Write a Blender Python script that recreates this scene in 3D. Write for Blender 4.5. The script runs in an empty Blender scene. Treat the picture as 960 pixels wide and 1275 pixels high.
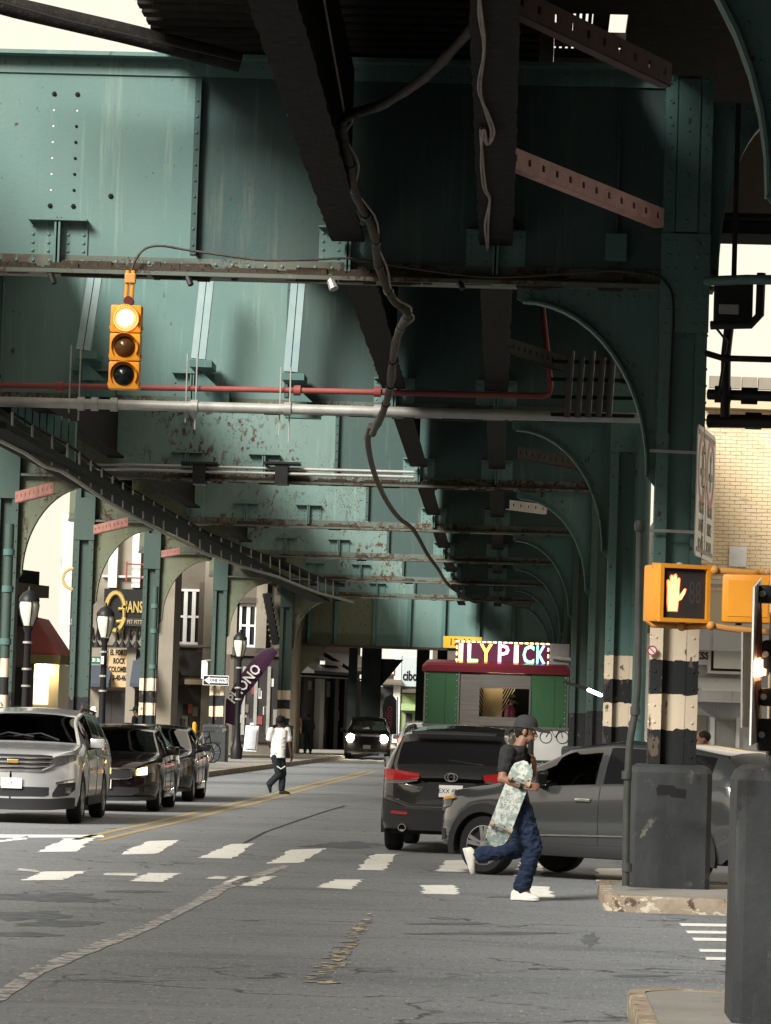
import bpy, bmesh, math, random
from mathutils import Vector as V, Matrix
random.seed(7)
R = math.radians
S = bpy.context.scene
COL = S.collection
# ---------------------------------------------------------------- camera
F = 4430.0; CH = 1.75; VPX, VPY = 655.0, 899.0; ROLL = R(1.7)
ca = V(((VPX-480)/F, -(VPY-637.5)/F, -1)).normalized()          # street axis seen by the lens
cb = V((math.sin(ROLL), math.cos(ROLL), 0)); cb = (cb-ca*cb.dot(ca)).normalized()
cc = ca.cross(cb)
CM = Matrix((cc, ca, cb))
cam = bpy.data.objects.new('camera', bpy.data.cameras.new('camera')); COL.objects.link(cam)
cam.matrix_world = Matrix.Translation((0, 0, CH)) @ CM.to_4x4()
cam.data.sensor_fit = 'HORIZONTAL'; cam.data.sensor_width = 26; cam.data.lens = 26*F/960
cam.data.clip_start = .5; cam.data.clip_end = 6000
S.camera = cam
def P(x, y, d):
    w = CM @ V(((x-480)/F, -(y-637.5)/F, -1))
    return V((0, 0, CH)) + w*(d/w.y)
def G(x, y, z=0.0):
    w = CM @ V(((x-480)/F, -(y-637.5)/F, -1))
    return V((0, 0, CH)) + w*((z-CH)/w.z)
# ---------------------------------------------------------------- world, sun, exposure
SUN_EL, SUN_AZ = R(34), R(215)          # azimuth clockwise from +Y: behind the camera, to its left
W = bpy.data.worlds.new("World"); S.world = W; W.use_nodes = True
nt = W.node_tree; bg = nt.nodes['Background']
sky = nt.nodes.new('ShaderNodeTexSky'); sky.sky_type = 'NISHITA'; sky.sun_disc = False
sky.sun_elevation = SUN_EL; sky.sun_rotation = SUN_AZ; sky.dust_density = 4; sky.air_density = 1
mx = nt.nodes.new('ShaderNodeMix'); mx.data_type = 'RGBA'; mx.inputs[0].default_value = .9
nt.links.new(sky.outputs[0], mx.inputs[6]); mx.inputs[7].default_value = (4.75, 4.2, 3.35, 1)   # thin bright cloud over all of it
nt.links.new(mx.outputs[2], bg.inputs[0]); bg.inputs[1].default_value = .14
sl = bpy.data.lights.new('sun', 'SUN'); sl.energy = 5.0; sl.angle = R(22); sl.color = (1, .97, .91)
so = bpy.data.objects.new('sun', sl); COL.objects.link(so)
so.rotation_euler = V((-math.sin(SUN_AZ)*math.cos(SUN_EL), -math.cos(SUN_AZ)*math.cos(SUN_EL), -math.sin(SUN_EL))).to_track_quat('-Z', 'Y').to_euler()
S.view_settings.view_transform = 'Standard'; S.view_settings.look = 'None'
S.view_settings.exposure = .82; S.view_settings.gamma = 1
S.render.engine = 'CYCLES'; S.cycles.max_bounces = 8; S.cycles.diffuse_bounces = 4; S.cycles.use_denoising = True
# ---------------------------------------------------------------- objects and meshes
ORG = {}
def tag(o, label=None, cat=None, group=None, kind=None):
    if label: o['label'] = label
    if cat: o['category'] = cat
    if group: o['group'] = group
    if kind: o['kind'] = kind
    return o
def thing(name, label, cat, loc=(0, 0, 0), group=None):
    o = bpy.data.objects.new(name, None); COL.objects.link(o); o.empty_display_size = .2
    o.location = loc; ORG[o.name] = V(loc)
    return tag(o, label, cat, group)
def copy_tree(o, parent=None):
    c = o.copy(); COL.objects.link(c); c.parent = parent
    ORG[c.name] = ORG.get(o.name, V())
    for ch in o.children: copy_tree(ch, c)
    return c
def link(name, me, mat, parent=None, smooth=False, kind=None, ang=38):
    o = bpy.data.objects.new(name, me); COL.objects.link(o)
    org = ORG.get(parent.name, V()) if parent else V()
    if parent: o.parent = parent
    ORG[o.name] = org
    if mat:
        me.materials.clear(); me.materials.append(mat)
    if smooth:
        me.shade_smooth(); me.set_sharp_from_angle(angle=R(ang))
    if kind: o['kind'] = kind
    return o
class MB:
    def __init__(s): s.v = []; s.f = []
    def add(s, vs, fs):
        n = len(s.v); s.v += [V(q) for q in vs]; s.f += [[i+n for i in f] for f in fs]; return s
    def hexa(s, q):   # 8 points: bottom ring 0-3, top ring 4-7
        return s.add(q, [(3, 2, 1, 0), (4, 5, 6, 7), (0, 1, 5, 4), (1, 2, 6, 5), (2, 3, 7, 6), (3, 0, 4, 7)])
    def box(s, x0, x1, y0, y1, z0, z1):
        return s.hexa([(x0, y0, z0), (x1, y0, z0), (x1, y1, z0), (x0, y1, z0), (x0, y0, z1), (x1, y0, z1), (x1, y1, z1), (x0, y1, z1)])
    def obox(s, c, ax, ay, az):
        c = V(c); ax = V(ax); ay = V(ay); az = V(az)
        return s.hexa([c-ax-ay-az, c+ax-ay-az, c+ax+ay-az, c-ax+ay-az, c-ax-ay+az, c+ax-ay+az, c+ax+ay+az, c-ax+ay+az])
    def beam(s, p0, p1, w, h, up=(0, 0, 1)):
        p0 = V(p0); p1 = V(p1); d = (p1-p0); x = d.normalized(); up = V(up)
        if abs(x.dot(up)) > .99: up = V((0, 1, 0))
        y = up.cross(x).normalized(); z = x.cross(y)
        return s.obox((p0+p1)/2, d/2, y*w/2, z*h/2)
    def rbox(s, c, hx, hy, hz, b, ax=V((1, 0, 0)), ay=V((0, 1, 0)), az=V((0, 0, 1))):   # box with chamfered edges
        bm = bmesh.new(); bmesh.ops.create_cube(bm, size=2)
        for q in bm.verts: q.co = V((q.co.x*hx, q.co.y*hy, q.co.z*hz))
        bmesh.ops.bevel(bm, geom=bm.edges[:], offset=b, segments=2, affect='EDGES', profile=.6)
        bm.verts.index_update(); c = V(c)
        s.add([c+ax*q.co.x+ay*q.co.y+az*q.co.z for q in bm.verts], [[q.index for q in f.verts] for f in bm.faces]); bm.free(); return s
    def ring(s, c, x, y, rx, ry, n): return [V(c)+x*(rx*math.cos(2*math.pi*i/n))+y*(ry*math.sin(2*math.pi*i/n)) for i in range(n)]
    def loft(s, rings, cap=True, closed=True):
        n = len(rings[0]); k = len(s.v); s.v += [V(q) for r in rings for q in r]
        for j in range(len(rings)-1):
            for i in range(n if closed else n-1):
                a = k+j*n+i; b = k+j*n+(i+1) % n
                s.f.append([a, b, b+n, a+n])
        if cap and closed:
            s.f.append([k+i for i in range(n)][::-1]); s.f.append([k+(len(rings)-1)*n+i for i in range(n)])
        return s
    def cyl(s, p0, p1, r0, r1=None, n=10, cap=True):
        p0 = V(p0); p1 = V(p1); r1 = r0 if r1 is None else r1
        d = (p1-p0).normalized(); u = V((0, 0, 1)) if abs(d.z) < .9 else V((1, 0, 0))
        x = u.cross(d).normalized(); y = d.cross(x)
        return s.loft([s.ring(p0, x, y, r0, r0, n), s.ring(p1, x, y, r1, r1, n)], cap)
    def tube(s, pts, r, n=6):
        pts = [V(q) for q in pts]; rs = r if isinstance(r, (list, tuple)) else [r]*len(pts); rings = []
        u = V((0, 0, 1)); d0 = (pts[1]-pts[0]).normalized()
        if abs(d0.z) > .9: u = V((0, 1, 0))
        x = u.cross(d0).normalized()
        for i, q in enumerate(pts):
            d = (pts[min(i+1, len(pts)-1)]-pts[max(i-1, 0)]).normalized()
            x = (x-d*x.dot(d)).normalized(); y = d.cross(x)
            rings.append(s.ring(q, x, y, rs[i], rs[i], n))
        return s.loft(rings)
    def lathe(s, prof, c=(0, 0, 0), ax=V((0, 0, 1)), n=16, cap=True):   # prof: (radius, height along ax)
        ax = V(ax).normalized(); u = V((0, 0, 1)) if abs(ax.z) < .9 else V((1, 0, 0))
        x = u.cross(ax).normalized(); y = ax.cross(x)
        return s.loft([s.ring(V(c)+ax*h, x, y, r, r, n) for r, h in prof], cap)
    def prism(s, poly, ext):
        ext = V(ext); n = len(poly); a = [V(q) for q in poly]
        return s.add(a+[q+ext for q in a], [list(range(n))[::-1], list(range(n, 2*n))]+[[i, (i+1) % n, n+(i+1) % n, n+i] for i in range(n)])
    def rivet(s, c, nrm=(0, -1, 0), r=.018):
        c = V(c); nrm = V(nrm).normalized(); u = V((0, 0, 1)) if abs(nrm.z) < .9 else V((1, 0, 0))
        x = u.cross(nrm).normalized(); y = nrm.cross(x); k = len(s.v); n = 6
        s.v += s.ring(c, x, y, r, r, n)+s.ring(c+nrm*r*.55, x, y, r*.75, r*.75, n)+[c+nrm*r*.8]
        for i in range(n):
            j = (i+1) % n; s.f.append([k+i, k+j, k+n+j, k+n+i]); s.f.append([k+n+i, k+n+j, k+2*n])
        return s
    def ball(s, c, rx, ry=None, rz=None, n=12, m=8, ax=None):
        ry = rx if ry is None else ry; rz = rx if rz is None else rz; c = V(c)
        X, Y, Z = ax if ax else (V((1, 0, 0)), V((0, 1, 0)), V((0, 0, 1)))
        rings = []
        for j in range(m+1):
            t = math.pi*(j+.02)/(m+.04)-math.pi/2
            rings.append([c+X*(rx*math.cos(t)*math.cos(2*math.pi*i/n))+Y*(ry*math.cos(t)*math.sin(2*math.pi*i/n))+Z*(rz*math.sin(t)) for i in range(n)])
        return s.loft(rings)
    def mesh(s, org=V(), fix=True):
        me = bpy.data.meshes.new('mesh'); me.from_pydata([q-org for q in s.v], [], s.f)
        if fix:
            bm = bmesh.new(); bm.from_mesh(me); bmesh.ops.recalc_face_normals(bm, faces=bm.faces); bm.to_mesh(me); bm.free()
        return me
    def build(s, name, mat, parent=None, smooth=False, kind=None, ang=38, fix=True):
        me = s.mesh(ORG.get(parent.name, V()) if parent else V(), fix)
        return link(name, me, mat, parent, smooth, kind, ang)
def text(body, size, mat, parent, mtx, name='lettering', ext=.004, sx=1.0, align='CENTER', off=0):
    cu = bpy.data.curves.new('txt', 'FONT'); cu.body = body; cu.size = size; cu.extrude = ext; cu.align_x = align; cu.align_y = 'CENTER'; cu.offset = off
    cu.resolution_u = 2
    t = bpy.data.objects.new('txt', cu); COL.objects.link(t)
    me = bpy.data.meshes.new_from_object(t.evaluated_get(bpy.context.evaluated_depsgraph_get()))
    bpy.data.objects.remove(t); bpy.data.curves.remove(cu)
    me.transform(Matrix.Diagonal((sx, 1, 1, 1))); me.transform(mtx)
    if parent: me.transform(Matrix.Translation(-ORG.get(parent.name, V())))
    return link(name, me, mat, parent)
def frame(c, ax, up=V((0, 0, 1))):       # matrix whose local X is ax, local Y is up: text faces ax x up
    ax = V(ax).normalized(); up = V(up); up = (up-ax*up.dot(ax)).normalized(); n = ax.cross(up)
    m = Matrix((ax, up, n)).transposed().to_4x4(); m.translation = V(c); return m
# ---------------------------------------------------------------- materials
def mat(name, col, rough=.6, metal=0.0, col2=None, ns=2.0, spots=(), bump=0.0, bs=60.0, emit=None, es=0.0, coat=0.0, spec=.22, stretch=(1, 1, 1), local=False, rvar=0.0):
    m = bpy.data.materials.new(name); m.use_nodes = True; t = m.node_tree; N = t.nodes; L = t.links
    b = N['Principled BSDF']
    b.inputs['Roughness'].default_value = rough; b.inputs['Metallic'].default_value = metal
    b.inputs['Coat Weight'].default_value = coat; b.inputs['Coat Roughness'].default_value = .05
    b.inputs['Specular IOR Level'].default_value = spec
    if emit: b.inputs['Emission Color'].default_value = (*emit, 1); b.inputs['Emission Strength'].default_value = es
    if local: tc = N.new('ShaderNodeTexCoord'); src = tc.outputs['Object']
    else: src = N.new('ShaderNodeNewGeometry').outputs['Position']
    def vec(st):
        if tuple(st) == (1, 1, 1): return src
        q = N.new('ShaderNodeVectorMath'); q.operation = 'MULTIPLY'; q.inputs[1].default_value = st; L.new(src, q.inputs[0]); return q.outputs[0]
    def noise(sc, st=(1, 1, 1), det=5.0, ro=.6):
        n = N.new('ShaderNodeTexNoise'); n.inputs['Scale'].default_value = sc; n.inputs['Detail'].default_value = det; n.inputs['Roughness'].default_value = ro
        L.new(vec(st), n.inputs['Vector']); return n.outputs[0]
    def rng(v, lo, hi, a=0.0, bb=1.0):
        n = N.new('ShaderNodeMapRange'); n.inputs[1].default_value = lo; n.inputs[2].default_value = hi; n.inputs[3].default_value = a; n.inputs[4].default_value = bb
        L.new(v, n.inputs[0]); return n.outputs[0]
    def mixc(f, a, c):
        n = N.new('ShaderNodeMix'); n.data_type = 'RGBA'; L.new(f, n.inputs[0])
        for k, q in ((6, a), (7, c)):
            if isinstance(q, tuple): n.inputs[k].default_value = (*q, 1)
            else: L.new(q, n.inputs[k])
        return n.outputs[2]
    def mul(a, c):
        n = N.new('ShaderNodeMath'); n.operation = 'MULTIPLY'; L.new(a, n.inputs[0]); L.new(c, n.inputs[1]); return n.outputs[0]
    c = tuple(col)
    if col2: c = mixc(rng(noise(ns, stretch), .3, .7), c, tuple(col2))
    for sp in spots:   # (colour, scale, lo, hi, stretch, mask scale or 0, mask lo)
        f = rng(noise(sp[1], sp[4], 8, .65), sp[2], sp[3])
        if sp[5]: f = mul(f, rng(noise(sp[5]), sp[6], sp[6]+.1))
        c = mixc(f, c, tuple(sp[0]))
    if isinstance(c, tuple): b.inputs['Base Color'].default_value = (*c, 1)
    else: L.new(c, b.inputs['Base Color'])
    if rvar: L.new(rng(noise(6), .3, .7, rough-rvar, rough+rvar), b.inputs['Roughness'])
    if bump:
        q = N.new('ShaderNodeBump'); q.inputs['Strength'].default_value = bump; q.inputs['Distance'].default_value = .02
        L.new(noise(bs, (1, 1, 1), 6), q.inputs['Height']); L.new(q.outputs[0], b.inputs['Normal'])
    return m, (N, L, b, src, noise, rng, mixc, mul)
def M1(*a, **k): return mat(*a, **k)[0]
Z3 = (1, 1, 1); STK = (6, 6, .35)
RUST = (.055, .03, .018)
def steel(name, a, b2, rust=.60):
    return M1(name, a, .52, col2=b2, ns=.8, stretch=(1, 1, .5), bump=.12, bs=30, rvar=.1, spots=(
        ((b2[0]*1.5+.02, b2[1]*1.35+.02, b2[2]*1.25+.015), 1.6, .56, .80, STK, 0, 0),
        ((.07, .085, .07), 2.2, .60, .82, STK, .7, .46),
        (RUST, 9, rust, rust+.03, (1, 1, .6), .8, .47),
        ((.045, .028, .02), 30, rust+.02, rust+.06, (1, 1, .8), 1.3, .52),
        ((.10, .05, .03), 5, rust+.08, rust+.14, (3, 3, .5), 1.1, .52)))
TEAL = steel('teal_paint', (.086, .156, .147), (.115, .182, .165), .63)
TEALR = steel('peeling_teal_paint', (.098, .168, .156), (.13, .19, .168), .535)
SHADED = steel('shaded_teal_paint', (.034, .066, .064), (.05, .074, .066), .65)  # teal darkened for panels under the deck; the shade is put into the colour
TEAL2 = steel('column_teal_paint', (.058, .122, .112), (.072, .13, .116), .61)
OLIVE = steel('faded_olive_paint', (.105, .125, .085), (.12, .125, .075), .57)
RUSTFL = steel('rusting_flange_paint', (.085, .115, .10), (.10, .10, .075), .50)
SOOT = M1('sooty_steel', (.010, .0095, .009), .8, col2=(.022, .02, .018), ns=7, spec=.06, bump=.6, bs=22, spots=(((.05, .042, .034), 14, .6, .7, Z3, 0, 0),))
FLAKE = M1('rusted_ledge', (.04, .035, .026), .85, col2=(.05, .035, .024), ns=5, bump=.8, bs=18, spots=(((.09, .075, .05), 9, .58, .68, Z3, 0, 0),))
DKPRIMER = M1('dimmed_primer', (.085, .045, .045), .7, col2=(.05, .03, .03), ns=5)  # darker copy of the primer; the top brace's dimness is put into its colour
PINKPR = M1('lit_pink_primer', (.52, .30, .27), .6, col2=(.36, .19, .16), ns=5, bump=.1)  # paler copy of the primer; strong light on the brace put into its colour
PRIMER = M1('red_primer_steel', (.33, .155, .135), .65, col2=(.20, .09, .07), ns=5, bump=.1)
TIE = M1('creosoted_timber', (.011, .0095, .008), .85, col2=(.022, .019, .016), ns=6, bump=.3, spec=.05)
DARKST = M1('blackened_steel', (.010, .013, .013), .8, col2=(.017, .021, .02), ns=3, spec=.05)
ASPH, q = mat('asphalt', (.152, .164, .174), .80, col2=(.198, .209, .218), ns=.35, stretch=(.5, 1, 1), bump=.5, bs=45, rvar=.12, spec=.45, spots=(
    ((.105, .117, .128), .35, .52, .70, (1, 2.5, 1), 0, 0),
    ((.30, .32, .335), 1, .57, .66, (30, 6, 1), 0, 0), ((.075, .083, .09), 1, .57, .66, (24, 5, 2), 0, 0),
    ((.27, .275, .275), 70, .58, .68, Z3, 0, 0),
    ((.04, .042, .044), 48, .58, .68, Z3, 0, 0),
    ((.21, .215, .22), .5, .58, .7, (.6, 3, 1), 0, 0),
    ((.018, .018, .018), 2.2, .66, .70, (.7, 3, 1), .25, .5)))
def add_cracks(q):
    N, L, b, src, noise, rng, mixc, mul = q
    vo = N.new('ShaderNodeTexVoronoi'); vo.feature = 'DISTANCE_TO_EDGE'; vo.inputs['Scale'].default_value = .45
    ad = N.new('ShaderNodeVectorMath'); ad.operation = 'ADD'; n2 = N.new('ShaderNodeTexNoise'); n2.inputs['Scale'].default_value = 1.2; n2.inputs['Detail'].default_value = 6
    sc = N.new('ShaderNodeVectorMath'); sc.operation = 'SCALE'; sc.inputs['Scale'].default_value = 1.6
    L.new(src, n2.inputs[0]); L.new(n2.outputs['Color'], sc.inputs[0]); L.new(src, ad.inputs[0]); L.new(sc.outputs[0], ad.inputs[1]); L.new(ad.outputs[0], vo.inputs[0])
    f = mul(rng(vo.outputs[0], .004, .016, 1, 0), rng(noise(.3), .50, .57))
    old = b.inputs['Base Color'].links[0].from_socket
    L.new(mixc(f, old, (.045, .045, .046)), b.inputs['Base Color'])
add_cracks(q)
WALK = M1('pavement_concrete', (.20, .19, .17), .85, col2=(.27, .26, .235), ns=1.2, bump=.3, bs=30, spots=(((.08, .075, .07), 3, .6, .7, Z3, 0, 0),))
KERB = M1('worn_kerb', (.34, .30, .23), .8, col2=(.22, .16, .11), ns=4, bump=.5, bs=20, spots=(((.5, .46, .36), 6, .55, .6, (1, 1, 2), 0, 0), ((.09, .06, .045), 7, .58, .63, Z3, 0, 0)))
WHITEP = M1('white_road_paint', (.80, .80, .74), .8, col2=(.70, .70, .65), ns=3, bump=.3, bs=45, spots=(((.22, .23, .24), 12, .58, .64, Z3, .9, .46),))
WORNW = M1('worn_white_paint', (.50, .49, .45), .85, col2=(.30, .295, .28), ns=5, spots=(((.15, .157, .163), 7, .47, .54, Z3, 0, 0),))
YELP = M1('yellow_road_paint', (.44, .30, .10), .8, col2=(.33, .25, .12), ns=3, spots=(((.17, .17, .165), 9, .55, .62, Z3, 0, 0),))
WORNY = M1('worn_yellow_paint', (.72, .58, .32), .85, spots=(((.145, .152, .158), 6, .44, .48, (.7, 3, 1), 0, 0),))
CREAM = (.60, .50, .37); BLK = (.016, .017, .018)
def stripe_mat(name, base, lo, step, plain=False):
    m, (N, L, b, src, noise, rng, mixc, mul) = mat(name, base, .55, bump=.15, bs=25)
    sx = N.new('ShaderNodeSeparateXYZ'); L.new(src, sx.inputs[0])
    nz = rng(noise(9), .2, .8, -.025, .025); ad = N.new('ShaderNodeMath'); L.new(sx.outputs[2], ad.inputs[0]); L.new(nz, ad.inputs[1])
    r = N.new('ShaderNodeValToRGB'); r.color_ramp.interpolation = 'CONSTANT'
    e = r.color_ramp.elements; n = 5
    seq = [BLK, CREAM, BLK, CREAM, base] if not plain else [BLK, BLK, base, base, base]
    e[0].position = 0; e[0].color = (*BLK, 1); e[1].position = .2; e[1].color = (*seq[1], 1)
    for i in range(2, 5):
        k = e.new(i*.2); k.color = (*seq[i], 1)
    L.new(rng(ad.outputs[0], lo, lo+step*5), r.inputs[0])
    c = mixc(rng(noise(7, (1, 1, .5), 8), .60, .64), r.outputs[0], (.10, .075, .055))
    tl = mixc(rng(noise(.8, (1, 1, .5)), .3, .7), base, (base[0]*1.5, base[1]*1.25, base[2]*1.2))
    tl = mixc(rng(noise(9, (1, 1, .6), 8), .64, .68), tl, RUST)
    up = rng(ad.outputs[0], lo+step*(2 if plain else 4), lo+step*(2 if plain else 4)+.002)
    L.new(mixc(up, c, tl), b.inputs['Base Color']); return m
COLM = stripe_mat('striped_column_paint', (.058, .122, .112), 1.375, .346)
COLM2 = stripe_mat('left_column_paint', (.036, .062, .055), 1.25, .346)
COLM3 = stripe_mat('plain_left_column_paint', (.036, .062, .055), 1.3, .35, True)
PED = M1('pedestal_dark_paint', (.026, .029, .031), .6, spec=.15, col2=(.046, .049, .050), ns=1.5, bump=.25, bs=18, spots=(
    ((.17, .16, .13), 7, .58, .63, Z3, 1.2, .5), ((.06, .064, .062), 2.5, .54, .70, (2, 2, .4), 0, 0), ((.02, .02, .02), 1.8, .6, .66, Z3, 0, 0), ((.12, .11, .09), 20, .66, .7, Z3, 0, 0)))
RED = M1('red_pipe_paint', (.27, .065, .055), .55, col2=(.18, .05, .042), ns=3)
GALV = M1('galvanised_steel', (.36, .36, .33), .45, .3, col2=(.26, .255, .235), ns=4, bump=.1)
BLUEST = M1('blue_grey_strut_paint', (.20, .28, .29), .5, col2=(.26, .33, .32), ns=3)
CABLE = M1('black_cable_jacket', (.028, .026, .023), .7, col2=(.075, .06, .045), ns=9, bump=.3)
CABLE2 = M1('pale_cable', (.30, .26, .2), .6, col2=(.16, .14, .11), ns=9)
BLACK = M1('black_paint', (.012, .012, .013), .45)
RUBBER = M1('rubber', (.014, .014, .015), .8, bump=.1, bs=80)
YELLOW = M1('signal_yellow_paint', (.66, .27, .02), .42, col2=(.58, .22, .018), ns=4, spots=(((.28, .12, .03), 12, .62, .68, Z3, 1.5, .5),))
YELPIPE = M1('weathered_yellow_pipe', (.55, .25, .05), .5, col2=(.40, .20, .07), ns=6, spots=(((.5, .45, .38), 9, .6, .66, Z3, 0, 0),))
WHITE = M1('white_paint', (.72, .71, .68), .5, col2=(.62, .61, .57), ns=4)
SIGNRED = M1('sign_red', (.33, .02, .025), .45)
# ---------------------------------------------------------------- ground
def sheet(name, x0, x1, y0, y1, z, m, kind='structure', nx=1, ny=1):
    b = MB(); b.add([(x0, y0, z), (x1, y0, z), (x1, y1, z), (x0, y1, z)], [(0, 1, 2, 3)])
    return b.build(name, m, None, kind=kind)
sheet('road', -3000, 3000, -400, 5000, 0, ASPH)
def slab(name, poly, z1, m, kerb=None, kw=.16, bev=.03):
    b = MB(); b.prism([(x, y, -.05) for x, y in poly], (0, 0, z1+.05)); o = b.build(name, m, None, kind='structure'); return o
slab('pavement', [(-40, 58), (-9.75, 58), (-9.45, 59), (-9.35, 61), (-8.6, 104), (-7.55, 150), (-7.2, 165), (-6.6, 330), (-40, 330)], .14, WALK)
kb = MB()
kp = [(-40, 57.85), (-9.7, 57.85), (-9.33, 59), (-9.2, 61), (-8.45, 104), (-7.4, 150), (-7.05, 165), (-6.45, 330)]
for a, b_ in zip(kp, kp[1:]): kb.beam((*a, .072), (*b_, .072), .17, .145)
kb.build('kerb', KERB, None, kind='structure')
slab('pavement', [(3.4, 58), (40, 58), (40, 330), (3.0, 330)], .14, WALK)
slab('pavement', [(5.2, -10), (30, -10), (30, 36), (5.2, 36)], .14, WALK)
# kerbed islands under the right-hand columns
def island(pts, h=.15):
    c = V((sum(p[0] for p in pts)/len(pts), sum(p[1] for p in pts)/len(pts), 0))
    inn = [V((p[0], p[1], 0))+(c-V((p[0], p[1], 0))).normalized()*.16 for p in pts]
    b = MB(); b.prism([(q.x, q.y, 0) for q in inn], (0, 0, h-.006)); b.build('pavement', WALK, None, kind='structure')
    k = MB(); n = len(pts)
    prof = [(0, -.02), (.005, h*.55), (.03, h*.9), (.07, h), (1, h), (1, -.02)]
    rings = []
    for p, q in zip(pts, inn):
        p = V((p[0], p[1], 0)); rings.append([p+(q-p)*t+V((0, 0, z)) for t, z in prof])
    k.loft(rings+[rings[0]], cap=False, closed=False); k.build('kerb', KERB, None, True, kind='structure', ang=50)
def rounded(x0, x1, y0, y1, r=.28, n=5):
    o = []
    for cx, cy, a in ((x0+r, y0+r, 180), (x1-r, y0+r, 270), (x1-r, y1-r, 0), (x0+r, y1-r, 90)):
        o += [(cx+r*math.cos(R(a+90*i/n)), cy+r*math.sin(R(a+90*i/n))) for i in range(n+1)]
    return o
island(rounded(.78, 3.6, 33.6, 37.0))
island(rounded(.66, 3.0, 18.6, 22.0))
# ---------------------------------------------------------------- elevated railway: bents of girder and columns
Z0, Z1 = 6.2, 8.4
def sk(X, d): return X-.0078*(d-36)      # the line bends slightly to the left
DS = [20, 36, 52, 68, 84, 100, 116, 132]
XRS = [1.6, 1.47, 1.36, 1.38, 1.25, 1.2, 1.15, 1.1]
XLS = [-10.2, -10.1, -10.0, -10.08, -10.58, -10.66, -10.1, -9.0]
NAMES = ['nearest teal bent, only its dark right-hand column and pedestal showing at the edge',
    'big near teal bent carrying the traffic light, with the wide striped column at right',
    'second teal bent crossing the street, behind the red and grey pipes',
    'third teal bent, with two thin pipes running along its rust-patched girder',
    'fourth teal bent, its left column right of the open sky arch',
    'fifth teal bent, its left column beside the shop with the gold lettering',
    'sixth teal bent, its left column carrying the one-way sign',
    'seventh teal bent, last in the row before the deep end girder']
def column(t, x, d, top, m, side, near, w=.48):
    b = MB(); r = MB(); y0 = d-.2; f = .12
    b.box(x-w/2+f, x+w/2-f, d-.09, d-.06, .2, top)
    c = b.build('column', m, t)
    for s in (-1, 1):
        q = MB(); xa = x+s*w/2; q.box(min(xa, xa-s*f), max(xa, xa-s*f), y0, y0+.022, .2, top); q.box(min(xa, xa-s*.02), max(xa, xa-s*.02), y0+.022, d+.2, .2, top); q.box(min(xa, xa-s*f), max(xa, xa-s*f), d+.2, d+.222, .2, top)
        q.build('channel', m, c)
    q = MB(); q.box(x-w/2-.008, x+w/2+.008, y0-.022, y0-.001, 5.72, 6.72); q.build('cover_plate', m, c)
    q = MB(); q.box(x-w/2+.13, x+w/2-.13, y0-.018, y0-.002, 6.74, top-.05) if near else None
    if near: q.build('upper_plate', m, c)
    if d < 60:
        st = .14
        z = 5.8
        while z < 6.7:
            for xx in (-.19, -.10, .10, .19):
                r.rivet((x+xx+(.02 if int(z*7) % 2 else 0), y0-.022, z), (0, -1, 0), .02)
            z += st
        z = 1.45
        while z < top:
            if not 5.7 < z < 6.74:
                for s in (-1, 1): r.rivet((x+s*(w/2-.05), y0, z), (0, -1, 0), .016)
            for s in (-1, 1): r.rivet((x+s*w/2, y0+.06, z), (s, 0, 0), .017)
            z += .17
        z = 6.85
        while z < top-.1:
            r.rivet((x, y0-.018, z), (0, -1, 0), .02); r.rivet((x-.17, y0, z+.06), (0, -1, 0), .02); r.rivet((x+.17, y0, z+.06), (0, -1, 0), .02); z += .23
        r.build('rivets', m, c, kind='stuff')
    else:
        z = 1.6
        while z < top:
            for s in (-1, 1): r.rivet((x+s*(w/2-.04), y0, z), (0, -1, 0), .022)
            z += .3
        r.build('rivets', m, c, kind='stuff')
    return c
def pedestal(t, x, d, z0=.15, w=.80, h=1.22, dp=.8):
    b = MB(); k = .05
    rings = []
    for z, e in ((z0-.1, 0), (z0+h-.08, 0), (z0+h-.03, .02), (z0+h, .07)):
        a, c = w/2-e, dp/2-e
        rings.append([(x-a+k, d-c, z), (x+a-k, d-c, z), (x+a, d-c+k, z), (x+a, d+c-k, z), (x+a-k, d+c, z), (x-a+k, d+c, z), (x-a, d+c-k, z), (x-a, d-c+k, z)])
    b.loft(rings); return b.build('pedestal', PED, t)
def brace_poly(x, z, s, wx=1.45, hz=2.0, n=14):   # arched knee plate from a column face at x
    pts = [(x, z), (x+s*wx, z), (x+s*wx, z-.12)]
    ax, az = wx-.16, hz-.28
    arc = []
    for i in range(n+1):
        a = math.pi/2*i/n
        arc.append((x+s*(wx-.06-ax*math.sin(a)), z-.16-az*(1-math.cos(a))))
    return pts, arc, [(x, z-hz)]
def knee(t, x, d, z, s, m, near, wx=1.45, hz=2.0):
    a, arc, e = brace_poly(x, z, s, wx, hz)
    poly = a+arc+e
    b = MB(); b.prism([(px, d-.012, pz) for px, pz in poly], (0, .024, 0)); k = b.build('knee_brace', m, t)
    q = MB()
    for (x0, z0), (x1, z1) in zip(arc, arc[1:]):
        q.beam((x0, d, z0), (x1, d, z1), .2, .022, up=(0, 1, 0)) if False else q.hexa([(x0, d-.1, z0), (x0, d+.1, z0), (x1, d+.1, z1), (x1, d-.1, z1), (x0+s*-.018, d-.1, z0+.018), (x0-s*.018, d+.1, z0+.018), (x1-s*.018, d+.1, z1+.018), (x1-s*.018, d-.1, z1+.018)])
    q.build('arch_flange', m, k)
    r = MB()
    for i, (px, pz) in enumerate(arc):
        if near or i % 2 == 0: r.rivet((px-s*.07, d-.012, pz+.07), (0, -1, 0), .02)
    for i in range(9): r.rivet((x+s*(.12+i*wx/9.5), d-.012, z-.07), (0, -1, 0), .018)
    r.build('rivets', m, k, kind='stuff')
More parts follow.
